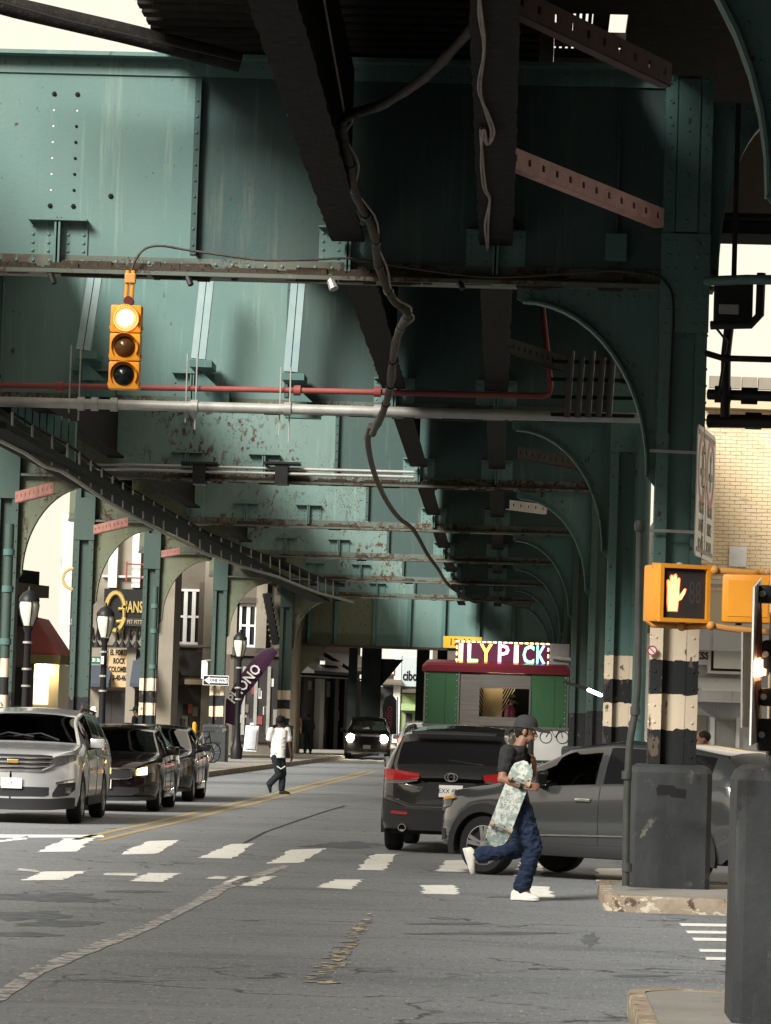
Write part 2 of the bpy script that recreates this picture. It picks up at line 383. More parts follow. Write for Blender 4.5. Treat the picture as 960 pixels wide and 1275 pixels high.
def girder(t, d, xl, xr, k):
    seams = [sk(-7.75, d), sk(-3.5, d)] if k != 6 else [sk(-6.7, d), sk(-3.5, d)]
    xs = [xl-.4]+seams+[xr-.24]
    if k == 1: xs = [xl-.4, -7.75, -3.5, .78, xr-.24]
    for i, (a, b_) in enumerate(zip(xs, xs[1:])):
        b = MB(); m = TEAL if a > -9.5 and i > 0 else OLIVE
        if m == TEAL: m = TEALR
        if k <= 2: m = TEAL
        if a > -4.5: m = SHADED  # panels under the deck take the shade-darkened teal
        yo = .006*(i % 2)
        if k == 1 and i == 1:      # the panel with two columns of open bolt holes
            h = .012; h1, h2 = -5.02, -4.78; zs = [8.02-.165*j for j in range(8)]
            b.box(a, h1-h, d-.012, d+.012, Z0, Z1); b.box(h1+h, h2-h, d-.012, d+.012, Z0, Z1); b.box(h2+h, b_, d-.012, d+.012, Z0, Z1)
            for hx in (h1, h2):
                zz = zs[1:7] if hx == h1 else zs[1:2]
                ed = [Z0]+[q for z in sorted(zz) for q in (z-.012, z+.012)]+[Z1]
                for j in range(0, len(ed), 2): b.box(hx-h, hx+h, d-.012, d+.012, ed[j], ed[j+1])
        else: b.box(a, b_, d-.012+yo, d+.012+yo, Z0, Z1)
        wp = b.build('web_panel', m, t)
        if k == 1 and i == 1:
            q = MB()
            for z in (zs[0], zs[7]): q.rivet((h1, d-.012, z), (0, -1, 0), .028); q.rivet((h2, d-.012, z), (0, -1, 0), .028)
            for z in zs[2:7]: q.rivet((h2, d-.012, z), (0, -1, 0), .018)
            q.rivet((-4.4, d-.012, 6.98), (0, -1, 0), .03); q.build('plug_bolts', SOOT, wp, kind='stuff')
        if i:
            q = MB(); q.box(a-.07, a-.008, d-.028, d-.013, Z0+.2, Z1-.2); q.box(a-.016, a, d-.11, d-.029, Z0+.2, Z1-.2)
            s = q.build('stiffener', m, t); r = MB(); z = Z0+.3
            while z < Z1-.25: r.rivet((a-.04, d-.028, z), (0, -1, 0), .018 if k < 3 else .024); z += .165 if k < 4 else .33
            r.build('rivets', m, s, kind='stuff')
    n = 36; e = MB()      # lower flange with flaking rust along its ledge
    e.box(xl-.4, xr+.3 if k else xr, d-.2, d+.2, Z0-.04, Z0); e.box(xl-.4, xr-.25, d-.034, d-.014, Z0, Z0+.16)
    fl = e.build('bottom_flange', RUSTFL, t)
    q = MB(); q.box(xl-.4, xr-.3, d-.196, d-.06, Z0+.001, Z0+.012)
    rng_ = random.Random(k)
    for i in range(280 if k < 4 else 60):
        x = rng_.uniform(max(xl, -7), xr-.5); w = rng_.uniform(.03, .14); q.obox((x, d-.05-rng_.uniform(0, .08), Z0+.012), (w, 0, 0), (0, .03, 0), (0, 0, rng_.uniform(.004, .10)*(.3+.7*rng_.random())))
    q.build('rust_scale', FLAKE, fl, kind='stuff')
    r = MB(); x = xl
    while x < xr-.3: r.rivet((x, d-.034, Z0+.1), (0, -1, 0), .02); x += .17 if k < 4 else .3
    r.build('rivets', TEAL, fl, kind='stuff')
    e = MB(); e.box(xl-.4, xr-.25, d-.2, d+.2, Z1, Z1+.04); e.box(xl-.4, xr-.25, d-.034, d-.014, Z1-.17, Z1); tf = e.build('top_flange', TEAL, t)
    if k < 3:
        r = MB(); x = xl
        while x < xr-.3: r.rivet((x, d-.034, Z1-.07), (0, -1, 0), .02); x += .24
        r.build('rivets', TEAL, tf, kind='stuff')
    for X in (-6.4, -4.92, -1.95, -.45):    # riveted seats where stringers frame in
        x = sk(X, d); q = MB(); z1 = Z0+.16
        q.box(x-.3, x-.03, d-.03, d-.013, z1, z1+.34); q.box(x+.03, x+.3, d-.03, d-.013, z1, z1+.34)
        q.box(x-.03, x-.01, d-.14, d-.013, z1-.1, z1+.38); q.box(x+.01, x+.03, d-.14, d-.013, z1-.1, z1+.38); q.box(x-.3, x+.3, d-.16, d-.013, z1+.34, z1+.36)
        s = q.build('stringer_seat', TEAL, t); r = MB()
        for xx in (-.26, -.1, .1, .26):
            for j in range(4): r.rivet((x+xx, d-.03, z1+.04+j*.085), (0, -1, 0), .02)
        r.build('rivets', TEAL, s, kind='stuff')
for k, d in enumerate(DS):
    xl, xr = XLS[k], XRS[k]
    t = thing('steel_bent', NAMES[k], 'railway bent', (xr, d, 0), 'steel bents of the elevated railway')
    column(t, xr, d, 8.35, COLM if k < 3 else COLM3, 1, k < 3)
    pedestal(t, xr, d, .15 if k < 2 else 0, .80 if k != 0 else .86, 1.22 if k else 1.40)
    if k >= 3:
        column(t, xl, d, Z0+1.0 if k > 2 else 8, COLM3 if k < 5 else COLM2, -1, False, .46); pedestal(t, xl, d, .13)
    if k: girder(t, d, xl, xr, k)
    if k: knee(t, xr-.24, d-.05, Z0-.045, -1, TEAL2, k < 4)
    if k == 0: knee(t, xr-.24, d-.05, 7.0, -1, TEAL2, True, 2.16, 2.38)
    if k >= 3: knee(t, xl+.23, d-.05, Z0-.045, 1, OLIVE, False)
    if k == 1: # outer bracket rising to the right of the wide column
        knee(t, xr+.24, d-.02, 8.1, 1, TEAL2, True, .75, 1.9)
    if k == 1:
        q = MB(); p = P(767, 308, d-.16); q.rbox(p, .11, .05, .14, .012); q.build('junction_box', TEAL2, t)
# ---------------------------------------------------------------- deep end girder beyond the row
t = thing('end_girder', 'deep ribbed plate girder closing the far end of the viaduct above the oncoming car', 'girder', (-4, 150, 0))
EX = [P(x, 780, 150).x for x in (364, 385, 418, 466, 510, 553, 596, 640, 688)]
ZA, ZB = 4.75, 7.2
for i, (a, b_) in enumerate(zip(EX, EX[1:])):
    b = MB(); b.box(a, b_, 150, 150.03+.01*(i % 2), ZA, ZB); b.build('web_panel', OLIVE if i < 3 else TEAL, t)
    b = MB(); b.box(b_-.05, b_+.05, 149.8, 149.999, ZA+.02, ZB); b.box(b_-.12, b_+.12, 149.96, 149.998, ZA+.021, ZB-.02) ; b.build('rib', TEAL2, t)
b = MB(); b.box(EX[0]-.3, EX[-1]+.2, 149.55, 150.5, ZA-.1, ZA); b.build('bottom_flange', FLAKE, t)
b = MB(); b.prism([(EX[0], 149.9, ZA-.11), (EX[0]+1.5, 149.9, ZA-.11), (EX[0], 149.9, ZA-1.7)], (0, .05, 0)); b.build('knee_brace', OLIVE, t)
for x, dd in ((353, 149.9), (365, 150.6)):
    b = MB(); q = P(x, 900, dd).x; b.box(q-.14, q+.14, dd-.2, dd+.2, 0, ZB); b.build('column', COLM2, t)
for x in (700, 720):
    b = MB(); q = P(x, 900, 150).x; b.box(q-.16, q+.16, 149.8, 150.2, 0, ZB); b.build('column', TEAL2, t)
b = MB(); b.box(EX[0]-.3, EX[-1], 150.6, 170, ZA+.3, ZB-.1); b.build('deck_slab', DARKST, t)
t = thing('crossing_frame', 'dark frame of posts and knee brace behind the oncoming headlights', 'steel frame', P(460, 940, 162))
for x, w in ((438, .12), (461, .28), (549, .14), (525, .18)):
    b = MB(); q = P(x, 880, 162).x; b.box(q-w*1.6, q+w*1.6, 161.8, 162.2, 0, ZA+.25); b.build('post', DARKST, t)
q = P(475, 830, 162); b = MB(); b.prism([(q.x, 161.9, q.z+.35), (q.x+1.0, 161.9, q.z+.35), (q.x, 161.9, q.z-.9)], (0, .1, 0)); b.build('knee_brace', DARKST, t)
b = MB(); b.box(P(400, 800, 162).x, P(560, 800, 162).x, 161.8, 162.2, ZA+.25, ZA+.7); b.build('cross_beam', DARKST, t)
# ---------------------------------------------------------------- stringers, ties, deck
SLAB = [('left sooty track stringer, the wide slanting beam overhead', -1.95), ('right sooty track stringer overhead, with the pale cable along it', -.45)]
for lab, X in SLAB:
    t = thing('track_stringer', lab, 'stringer beam', (X, 0, 6.55), 'sooty track stringers')
    ends = [4]+DS+[149.5]
    for i, (a, b_) in enumerate(zip(ends, ends[1:])):
        b = MB(); n = 70 if i in (0, 1, 2) else 10; a2, b2 = a+.21, b_-.21; rr = random.Random(i)
        L_, R_ = [], []
        for j in range(n+1):
            y = a2+(b2-a2)*j/n; x = sk(X, y); e = .022 if n > 20 else 0
            L_.append((x-.16-rr.uniform(0, e), y, 6.55)); R_.append((x+.16+rr.uniform(0, e), y, 6.55))
        rings = [[l, r_, (r_[0], r_[1], 6.585), (l[0], l[1], 6.585)] for l, r_ in zip(L_, R_)]
        b.loft(rings)
        xa, xb = sk(X, a2), sk(X, b2); b.hexa([(xa-.012, a2, 6.586), (xa+.012, a2, 6.586), (xb+.012, b2, 6.586), (xb-.012, b2, 6.586), (xa-.012, a2, 8.3), (xa+.012, a2, 8.3), (xb+.012, b2, 8.3), (xb-.012, b2, 8.3)])
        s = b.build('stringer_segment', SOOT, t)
        if i in (7,):
            r = MB(); y = a2+.2
            while y < b2-.2:
                for s_ in (-.11, .11): r.rivet((sk(X, y)+s_, y, 6.55), (0, 0, -1), .02)
                y += .25
            r.build('rivets', SOOT, s, kind='stuff')
t = thing('track_deck', 'dark timber track deck overhead at the top of the picture, with daylight between its ties', 'track deck', (-.5, 36, 8.5))
me = None; y = 10.0; i = 0
while y < 60:
    if me is None:
        b = MB(); b.box(-3.75, 1.9, -.12, .12, 8.47, 8.68); o = b.build('tie', TIE, t); me = o.data; o.location.y = y
    else:
        o = link('tie', me, None, t); o.location.y = y
    if 32.3 < y < 39.5: o.scale.x = .68; o.location.x = -1.2
    elif y < 32.5: o.scale.x = .58; o.location.x = (.42)*0+ -.2
    y += .40; i += 1
b = MB()
for (y0, y1, x0, x1) in ((-130, 24.5, -2.3, 3.2), (24.5, 30.5, -2.3, .1), (24.5, 26.0, .1, 3.2), (27.0, 28.4, .1, 3.2), (29.2, 30.5, .1, 3.2), (30.5, 34.2, -2.3, 3.2), (34.2, 49, -3.05, .08), (34.2, 34.6, .081, 3.2), (38, 49, .081, 3.2), (34.6, 38, .80, 3.2), (34.6, 38, .46, .62), (49, 170, -3.05, 2.35), (-130, 34, 3.21, 12), (34, 49, 3.21, 4.6)):
    b.box(x0, x1, y0, y1, 8.70, 8.78)
b.build('planks_and_sky_cover', TIE, t)  # strips past the right edge are out of view, added to block the sky
for i in range(6): b = MB(); b.box(.10+i*.062, .135+i*.062, 34.6, 38, 8.705, 8.775); b.build('slat', TIE, t)
for y in (35.5, 36.4): b = MB(); b.box(.081, .80, y, y+.3, 8.60, 8.699); b.build('bearer', TIE, t)
for i in range(15): b = MB(); b.box(-4.08+i*.066, -4.045+i*.066, 34.2, 34.35, 8.69, 8.879); b.build('spacer_block', SOOT, t)
b = MB(); b.box(-4.35, -2.1, 34.1, 34.45, 8.88, 9.12); b.build('edge_beam', SOOT, t)
for X in (-1.95, -.45):
    b = MB(); b.box(X-.04, X+.04, 8, 60, 8.79, 8.93); b.build('rail', DARKST, t)
t = thing('track_deck', 'far left track deck running above the left-hand columns and catwalk', 'track deck', (-9.4, 36, 8.5))
b = MB(); b.box(-11.6, -7.3, -130, 170, 8.5, 8.7); b.build('deck_slab', TIE, t)
for X in (-8.0, -9.5):
    for a, b_ in zip([4]+DS, DS+[149]):
        q = MB(); q.box(X-.15, X+.15, a+.21, b_-.21, 6.55, 6.59); q.box(X-.012, X+.012, a+.21, b_-.21, 6.591, 8.45); q.build('stringer_segment', SOOT, t)
# diagonal bracing channels with punched holes
def lateral(p0, p1, label, m=PRIMER, w=.18, group='pink primer bracing channels', holes=True):
    p0, p1 = V(p0), V(p1); t = thing('bracing_channel', label, 'brace', tuple((p0+p1)/2), group)
    b = MB(); b.beam(p0, p1, .10, .012); b.build('flange', m, t)
    d = (p1-p0).normalized(); up = V((0, 0, 1)); up = (up-d*up.dot(d)).normalized(); nrm = d.cross(up)
    if nrm.y > 0: nrm = -nrm
    L_ = (p1-p0).length; n = max(5, int(L_/.30)); hr = .032; q = MB(); c0 = p0+nrm*.05
    st = L_/n
    def bx(u0, u1, v0, v1): q.obox(c0+d*((u0+u1)/2)+up*((v0+v1)/2+.007), d*(u1-u0)/2, up*(v1-v0)/2, nrm*.006)
    bx(0, L_, 0, w/2-hr); bx(0, L_, w/2+hr, w); u = 0
    for i in range(n):
        um = (i+.5)*st; bx(u, um-hr, w/2-hr, w/2+hr); u = um+hr
    bx(u, L_, w/2-hr, w/2+hr); q.build('web', m, t)
lateral(P(626, 206, 32.2), P(820, 283, 35.7), 'bright pink perforated brace running down to the wide striped column', PINKPR)
lateral(P(630, 14, 25.4), P(828, 108, 28.3), 'dim dark primer brace at the top right, under the ties', DKPRIMER)
lateral(P(632, 634, 79), P(678, 640, 80.5), 'short pale perforated brace in the dark far right of the viaduct', WHITE, .2)
lateral(P(640, 570, 63.5), P(728, 586, 67), 'dark perforated brace in the shadow above the third right column', SOOT, .2)
lateral(P(630, 440, 48), P(700, 462, 51), 'dark perforated brace in the shadow by the pipe rack', SOOT, .2)
lateral(P(22, 626, 67), P(70, 614, 64.5), 'red perforated brace at the far left, above the sky arch', PRIMER, .2)
lateral(P(119, 665, 83), P(162, 655, 80.5), 'red perforated brace on the fourth left column, left of the gold sign', PRIMER, .2)
lateral(P(203, 694, 99), P(226, 690, 97), 'small red brace on the left column beside the gold-lettered shop', PRIMER, .18)
# big pipe and box at the top left
t = thing('sloping_pipe', 'dark round pipe crossing the bright sky at the top left corner', 'pipe')
b = MB(); b.tube([P(-60, -12, 34.4), P(20, 10, 34.5), P(150, 40, 34.7), P(300, 77, 34.9)], .105, 12); b.build('pipe', SOOT, t, True)
b = MB(); b.tube([P(-60, -14, 34.2), P(85, 26, 34.4), P(300, 76, 34.7)], .012, 5); b.build('cable', BLACK, t)
# ---------------------------------------------------------------- catwalk on the left
t = thing('catwalk', 'narrow hanging catwalk with pale edge rail along the left of the viaduct', 'catwalk', (-7.2, 60, 5.5))
edge = [P(x, y, d) for x, y, d in ((-80, 512, 47), (0, 548, 50), (30, 563, 52), (55, 580, 53.5), (76, 586, 55), (95, 598, 57), (130, 622, 61), (170, 645, 66), (210, 666, 71), (258, 690, 79), (300, 705, 87), (345, 718, 96), (395, 738, 106), (440, 750, 118))]
b = MB(); b.tube(edge, .035, 6); b.build('edge_rail', GALV, t, True)
b = MB(); rings = []
for i, q in enumerate([edge[0].lerp(edge[-1], 0)]+[V((-7.13+.55*max(0, y-62)/56, y, 5.5)) for y in range(48, 119, 5)]): rings.append([q+V((-.05, 0, .0)), q+V((-.62, 0, .0)), q+V((-.62, 0, .09)), q+V((-.05, 0, .09))])
b.loft(rings); b.build('floor_plate', DARKST, t)
def along(pl, y):
    for a, c in zip(pl, pl[1:]):
        if a.y <= y <= c.y: return a+(c-a)*((y-a.y)/(c.y-a.y))
    return pl[-1]
y = 51.0; hp = []
while y < 112:
    q = along(edge, y); b = MB(); b.cyl(q, q+V((-.02, .0, .5)), .018, n=6); b.build('hanger_rod', GALV, t); hp.append(q+V((-.04, 0, .5))); y += 1.6 if y < 70 else 2.4
b = MB(); b.tube(hp, .022, 5); b.build('upper_rail', SOOT, t)
b = MB(); rings = [[q+V((-.3, 0, .5)), q+V((-.62, 0, .5)), q+V((-.62, 0, .6)), q+V((-.3, 0, .6))] for q in edge]
b.loft(rings); b.build('upper_plate', DARKST, t)
for i in range(9):
    b = MB(); q = P(18+i*9, 535+i*3.5, 58); b.box(q.x-.05, q.x+.05, 57.9, 58.1, q.z-.35, q.z+.5); b.build('slat', TEAL2, t)
# ---------------------------------------------------------------- pipes across the second bent
def run(name, label, cat, pts, r, m, extra=None, group=None, n=10):
    t = thing(name, label, cat, tuple(V(pts[0])), group); b = MB(); b.tube(pts, r, n); b.build('pipe', m, t, True, ang=60)
    if extra: extra(t)
    return t
def clamps(xs, f, m, r):
    def g(t):
        for x in xs:
            p, q = f(x), f(x+10); d = (q-p).normalized(); b = MB(); b.cyl(p-d*.05, p+d*.05, r, n=12); b.build('pipe_coupling', m, t, True)
    return g
fr = lambda x: P(x, 480+x*.0165, 50.6)
run('sprinkler_pipe', 'thin red pipe running across the girder behind the traffic light', 'pipe', [P(-40, 479, 50.6), P(340, 485.5, 50.6), P(677, 493, 50.6), P(684, 490, 50.6), P(686, 480, 50.6), P(676, 385, 50.6), P(680, 375, 50.6), P(695, 372, 50.8)], .042, RED, clamps((75, 370, 470), fr, RED, .075))
fg = lambda x: P(x, 500+x*.026, 50.4)
run('conduit_pipe', 'thick pale grey pipe running across the street under the red one', 'pipe', [fg(-40), fg(330), fg(690), fg(800)], .075, GALV, clamps((101, 118, 142, 242, 358, 470), fg, GALV, .10))
run('conduit_pipe', 'upper of two thin pale pipes along the third girder', 'pipe', [P(92, 577, 67.6), P(520, 588, 67.6)], .03, GALV, None, None, 8)
run('conduit_pipe', 'lower of two thin pale pipes along the third girder', 'pipe', [P(92, 583, 67.5), P(515, 594, 67.5)], .03, GALV, None, None, 8)
for x in (250, 352):
    p = P(x, 588, 67.8); t = thing('pipe_clamp', 'dark clamp on the thin twin pipes, %s of the pair' % ('left' if x < 300 else 'right'), 'pipe clamp', tuple(p), 'clamps on the twin pipes')
    b = MB(); b.box(p.x-.35, p.x+.35, 67.35, 67.9, p.z+.13, p.z+.17); b.build('bracket', BLACK, t); b = MB(); b.box(p.x-.12, p.x+.12, 67.4, 67.95, p.z-.25, p.z+.129); b.build('clamp_body', BLACK, t)
for (xa, ya, xb, yb, lab) in ((121, 352, 104, 436, 'left of the traffic light'), (260, 354, 247, 447, 'just right of the traffic light'), (373, 357, 362, 463, 'farthest right of the three')):
    p0, p1 = P(xa, ya-25, 51.2), P(xb, yb, 51.2)
    t = thing('hanger_strut', 'slanting blue-grey channel strut on the second girder, '+lab, 'strut', tuple(p1), 'pipe hanger struts')
    d = (p1-p0).normalized(); sd = V((0, -1, 0)).cross(d).normalized()
    for s in (-1, 1):
        b = MB(); b.beam(p0+sd*s*.052, p1+sd*s*.052, .085, .05, up=(0, -1, 0)) if False else b.obox((p0+p1)/2+sd*s*.055, (p1-p0)/2, sd*.048, V((0, .05, 0))); b.build('channel', BLUEST, t)
    b = MB(); b.box(p1.x-.12, p1.x+.2, 51.15, 51.9, p1.z-.12, p1.z-.02); b.prism([(p1.x-.02, 51.3, p1.z-.121), (p1.x+.32, 51.3, p1.z-.42), (p1.x-.02, 51.3, p1.z-.42)], (0, .06, 0)); b.build('foot_bracket', TEAL2, t)
    b = MB(); b.box(p1.x-.1, p1.x+.42, 51.7, 51.95, p1.z-.62, p1.z-.421); b.build('seat_plate', TEAL2, t)
    for dx in (-.09, .05):
        b = MB(); b.cyl((p1.x+dx, 50.5, p1.z), (p1.x+dx, 50.5, p1.z-.98-(.1 if dx > 0 else 0)), .012, n=5); b.build('hanger_rod', GALV, t)
# ---------------------------------------------------------------- hanging cables
def smooth(pts, n=4):
    o = []; m = len(pts)
    for i in range(m-1):
        a, b, c, d = pts[max(i-1, 0)], pts[i], pts[i+1], pts[min(i+2, m-1)]
        for j in range(n):
            u = j/n; o.append(.5*((2*b)+(c-a)*u+(2*a-5*b+4*c-d)*u*u+(3*b-a-3*c+d)*u**3))
    o.append(pts[-1]); return o
raw = [(640, -40, 26), (612, 5, 27), (575, 50, 28), (530, 95, 29), (480, 128, 30), (445, 140, 30.6), (430, 147, 31), (427, 165, 31.3), (436, 205, 31.8), (444, 245, 32.5), (466, 290, 33.4), (471, 330, 34.2), (488, 370, 35), (505, 385, 35.3), (507, 394, 35.5), (497, 412, 36.2), (490, 440, 37.5), (486, 480, 39), (478, 510, 40.5), (464, 540, 43)]
pts = smooth([P(*q) for q in raw]); rr = random.Random(3)
t = thing('cable_bundle', 'thick taped cable bundle hanging in a crooked line down the middle of the picture', 'cable', tuple(pts[0]))
b = MB(); b.tube(pts, [.043*rr.uniform(.82, 1.16) for q in pts], 9); b.build('cable', CABLE, t, True, ang=70)
for i in range(20, len(pts)-2, 3):
    d = (pts[i+1]-pts[i]).normalized(); b = MB(); b.cyl(pts[i]-d*.02, pts[i]+d*rr.uniform(.012, .05), .051, n=9); b.build('cable_tie', BLACK, t)
b = MB(); b.tube([q+V((.05+.03*math.sin(i), -.03, 0)) for i, q in enumerate(pts[24:60])], .011, 5); b.build('loose_wire', CABLE2, t)
raw2 = [(462, 530, 43.5), (458, 548, 45), (462, 575, 50), (470, 600, 55), (482, 625, 61), (497, 645, 66), (515, 660, 72), (532, 690, 80), (545, 708, 88), (558, 728, 96), (575, 740, 104), (592, 750, 112), (610, 745, 116), (632, 752, 120), (655, 756, 124), (672, 747, 128), (692, 753, 131)]
p2 = smooth([P(*q) for q in raw2]); b = MB(); b.tube(p2, [.042]*len(p2), 7); b.build('cable', CABLE, t, True, ang=70)
run('guy_wire', 'thin straight wire from the deck down to the bend of the cable bundle', 'wire', [P(398, -30, 28), P(429, 142, 30.9)], .012, CABLE2, n=5)
raw = [(598, -20, 24.5), (597, 20, 25), (603, 60, 25.8), (598, 110, 27), (605, 140, 27.6), (612, 165, 28), (606, 180, 28.4), (599, 160, 28), (601, 200, 29), (605, 235, 30), (610, 250, 30.6), (604, 280, 31.5), (607, 310, 32.6), (608, 335, 33.6), (611, 350, 34)]
p3 = smooth([G(x, y, 6.52) for x, y, d in raw])
t = run('tangled_cable', 'thin pale tangled cable looping down the right dark stringer', 'cable', p3, .013, CABLE2, n=5)
b = MB(); b.tube(smooth([G(x+4*math.sin(y*.05), y, 6.51) for x, y, d in raw]), .009, 5); b.build('second_strand', CABLE2, t)
run('flange_cable', 'thin cable draped along the lower flange of the near girder', 'cable', smooth([P(x, y, 35.76) for x, y in ((163, 340), (168, 325), (180, 310), (200, 306), (232, 311), (280, 318), (330, 324), (395, 323), (440, 322), (520, 335), (610, 345), (700, 341), (760, 337), (800, 340))]), .013, CABLE, n=5)
run('column_cable', 'black cable bending down the front of the wide striped column', 'cable', smooth([P(x, y, 35.7) for x, y in ((790, 338), (815, 341), (828, 350), (838, 370), (838, 420), (835, 480), (833, 540))]), .014, BLACK, n=5)
for x, y in ((413, 352), (65, 345), (235, 347), (573, 352)):
    p = P(x, y, 35.85); t = thing('flange_fitting', {413: 'small pale lamp fitting under the near girder, right of the left stringer', 65: 'slanting steel clip under the near girder, left of the traffic light', 235: 'slanting steel clip under the near girder, right of the traffic light', 573: 'small dark socket under the near girder beside the right stringer'}[x], 'fitting', tuple(p))
    b = MB(); b.cyl(p+V((-.03, 0, .07)), p+V((.03, -.05, -.07)), .035, .05 if x == 413 else .03, n=8); b.build('body', GALV if x == 413 else BLACK, t)
# ---------------------------------------------------------------- vehicles
def lerp(pts, s):
    if s <= pts[0][0]: return pts[0][1]
    for (a, b), (c, d) in zip(pts, pts[1:]):
        if s <= c: return b+(d-b)*(s-a)/(c-a)
    return pts[-1][1]
def glass_mat():
    m = bpy.data.materials.new('tinted_car_glass'); m.use_nodes = True; N = m.node_tree.nodes; L = m.node_tree.links; N.remove(N['Principled BSDF'])
    tr = N.new('ShaderNodeBsdfTransparent'); tr.inputs[0].default_value = (.30, .33, .33, 1); gl = N.new('ShaderNodeBsdfGlossy'); gl.inputs['Roughness'].default_value = .02
    lw = N.new('ShaderNodeFresnel'); lw.inputs[0].default_value = 2.3; x = N.new('ShaderNodeMixShader'); L.new(lw.outputs[0], x.inputs[0]); L.new(tr.outputs[0], x.inputs[1]); L.new(gl.outputs[0], x.inputs[2]); L.new(x.outputs[0], N['Material Output'].inputs[0]); return m
GLASS = glass_mat(); SEAT = M1('seat_fabric', (.02, .02, .021), .9, col2=(.035, .035, .036), ns=4)
PRIV = M1('privacy_glass', (.008, .0085, .009), .06, spec=.12)
CHROME = M1('chrome', (.62, .62, .60), .15, 1.0)
ALLOY = M1('alloy_rim', (.42, .42, .41), .28, .9)
TRIM = M1('black_plastic_trim', (.02, .02, .021), .6)
PLATEW = M1('plate_white', (.66, .64, .60), .5)
LENS = M1('clear_lamp_lens', (.13, .13, .125), .08, .5, coat=.5)
TAIL = M1('red_lamp_lens', (.30, .012, .012), .15, coat=.6)
AMBER = M1('amber_lamp', (.6, .25, .03), .3, emit=(1, .48, .12), es=9)
HEADON = M1('lit_headlamp', (.9, .85, .7), .3, emit=(1, .88, .66), es=120)
BRAKE = M1('lit_brake_lamp', (.6, .05, .03), .3, emit=(1, .12, .07), es=3.0)
def paint(name, c, metal=.5, rough=.24): return M1(name, c, rough, metal, coat=1.0)
class Car:
    def __init__(s, L, W, wb, fo, r, top, belt, cowl, roof0, rear0, rear1, wins, zl=.24, fs=.75, pf=2.6, rs=.45, pr=4.0):
        s.__dict__.update(locals()); s.Wh = W/2
    def T(s, q): return sum(lerp(s.top, q+k*.04) for k in (-2, -1, 0, 1, 2))/5
    def B(s, q): return min(sum(lerp(s.belt, q+k*.05) for k in (-2, -1, 0, 1, 2))/5, s.T(q)-.02)
    def w(s, q):
        if q < s.fs: return s.Wh*max(0, 1-((s.fs-q)/s.fs)**s.pf)**(1/s.pf)
        t = s.L-q
        if t < s.rs: return s.Wh*max(0, 1-((s.rs-t)/s.rs)**s.pr)**(1/s.pr)
        return s.Wh
    def FS(s, y): return s.fs*(1-max(0, 1-min(1, abs(y)/s.Wh)**s.pf)**(1/s.pf))
    def RS(s, y): return s.rs*(1-max(0, 1-min(1, abs(y)/s.Wh)**s.pr)**(1/s.pr))
    def low(s, q):
        z = s.zl+(.05 if q < .3 or q > s.L-.3 else 0); Ra = s.r+.065
        for c in (s.fo, s.fo+s.wb):
            if abs(q-c) < Ra: z = max(z, s.r+math.sqrt(Ra*Ra-(q-c)**2))
        return z
    def sec(s, q):
        w = max(.012, s.w(q)); T = s.T(q); b = s.B(q); zl = min(s.low(q), b-.03); h = T-b; H = b-zl
        wb_ = .955*w; wr = max(.008, wb_-(.19*min(1, h/.45)+.02)*min(1, w/.6)); e = .055*min(1, h/.4)+.008
        p = [(.955*w, zl), (.99*w, zl+.22*H), (w, zl+.5*H), (.992*w, zl+.78*H), (wb_, b)]
        for t in (.07, .5, .93): p.append((wb_+(wr-wb_)*t+.02*math.sin(math.pi*t)*min(1, h/.4), b+(T-e-b)*t))
        p += [(wr, T-e), (wr*.94, T-e*.72), (wr*.55, T-e*.2), (0, T)]
        return p
    def SY(s, q, z):
        p = s.sec(q)[:9]
        for (a, b), (c, d) in zip(p, p[1:]):
            if b <= z <= d and d > b: return a+(c-a)*(z-b)/(d-b)
        return p[0][0] if z < p[0][1] else p[-1][0]
    def X(s, q): return s.L/2-q
    def build(s, t, pm):
        st = [0.0, .008, .02, .04, .07, .1, .14, .19]+[.24+.055*i for i in range(int((s.L-.45)/.055))]+[s.L-q for q in (.2, .15, .11, .075, .045, .02, .008, 0)]
        st += [s.cowl+.03, s.roof0-.05, s.rear0, s.rear1]+[q for wn in s.wins for q in wn]
        st = sorted(set(round(q, 4) for q in st)); k = [st[0]]
        for q in st[1:]:
            if q-k[-1] > .004: k.append(q)
        st = k; secs = [s.sec(q) for q in st]; n = len(secs[0])
        bins = {'body': ([], {}), 'windscreen': ([], {}), 'side_window': ([], {}), 'rear_window': ([], {})}
        body = MB(); parts = {}
        def part(key): return parts.setdefault(key, MB())
        for i in range(len(st)-1):
            m = (st[i]+st[i+1])/2
            for sd in (1, -1):
                for j in range(n-1):
                    key = 'body'
                    if j in (5, 6) :
                        for wi, (a, b) in enumerate(s.wins):
                            if a < m < b and s.T(m)-s.B(m) > .14: key = ('side_window', wi, sd)
                    if j >= 9 and s.cowl+.03 < m < s.roof0-.05: key = 'windscreen'
                    if j >= (8 if s.L < 4.5 else 9) and s.rear0 < m < s.rear1: key = 'rear_window'
                    q = [(s.X(st[a]), sd*secs[a][b][0], secs[a][b][1]) for a, b in ((i, j), (i, j+1), (i+1, j+1), (i+1, j))]
                    part(key).add(q, [(0, 1, 2, 3)])
        for key, b in parts.items():
            nm = key if isinstance(key, str) else key[0]
            me = b.mesh(); bm = bmesh.new(); bm.from_mesh(me); bmesh.ops.remove_doubles(bm, verts=bm.verts, dist=.0008); bmesh.ops.recalc_face_normals(bm, faces=bm.faces)
            cx = sum((f.calc_center_median().dot(f.normal)-f.normal.z*.7 for f in bm.faces))
            if cx < 0: bmesh.ops.reverse_faces(bm, faces=bm.faces)
            bm.to_mesh(me); bm.free()
            link(nm, me, pm if nm == 'body' else (PRIV if nm == 'rear_window' or (nm == 'side_window' and key[1] > 0) else GLASS), t, True, ang=50)
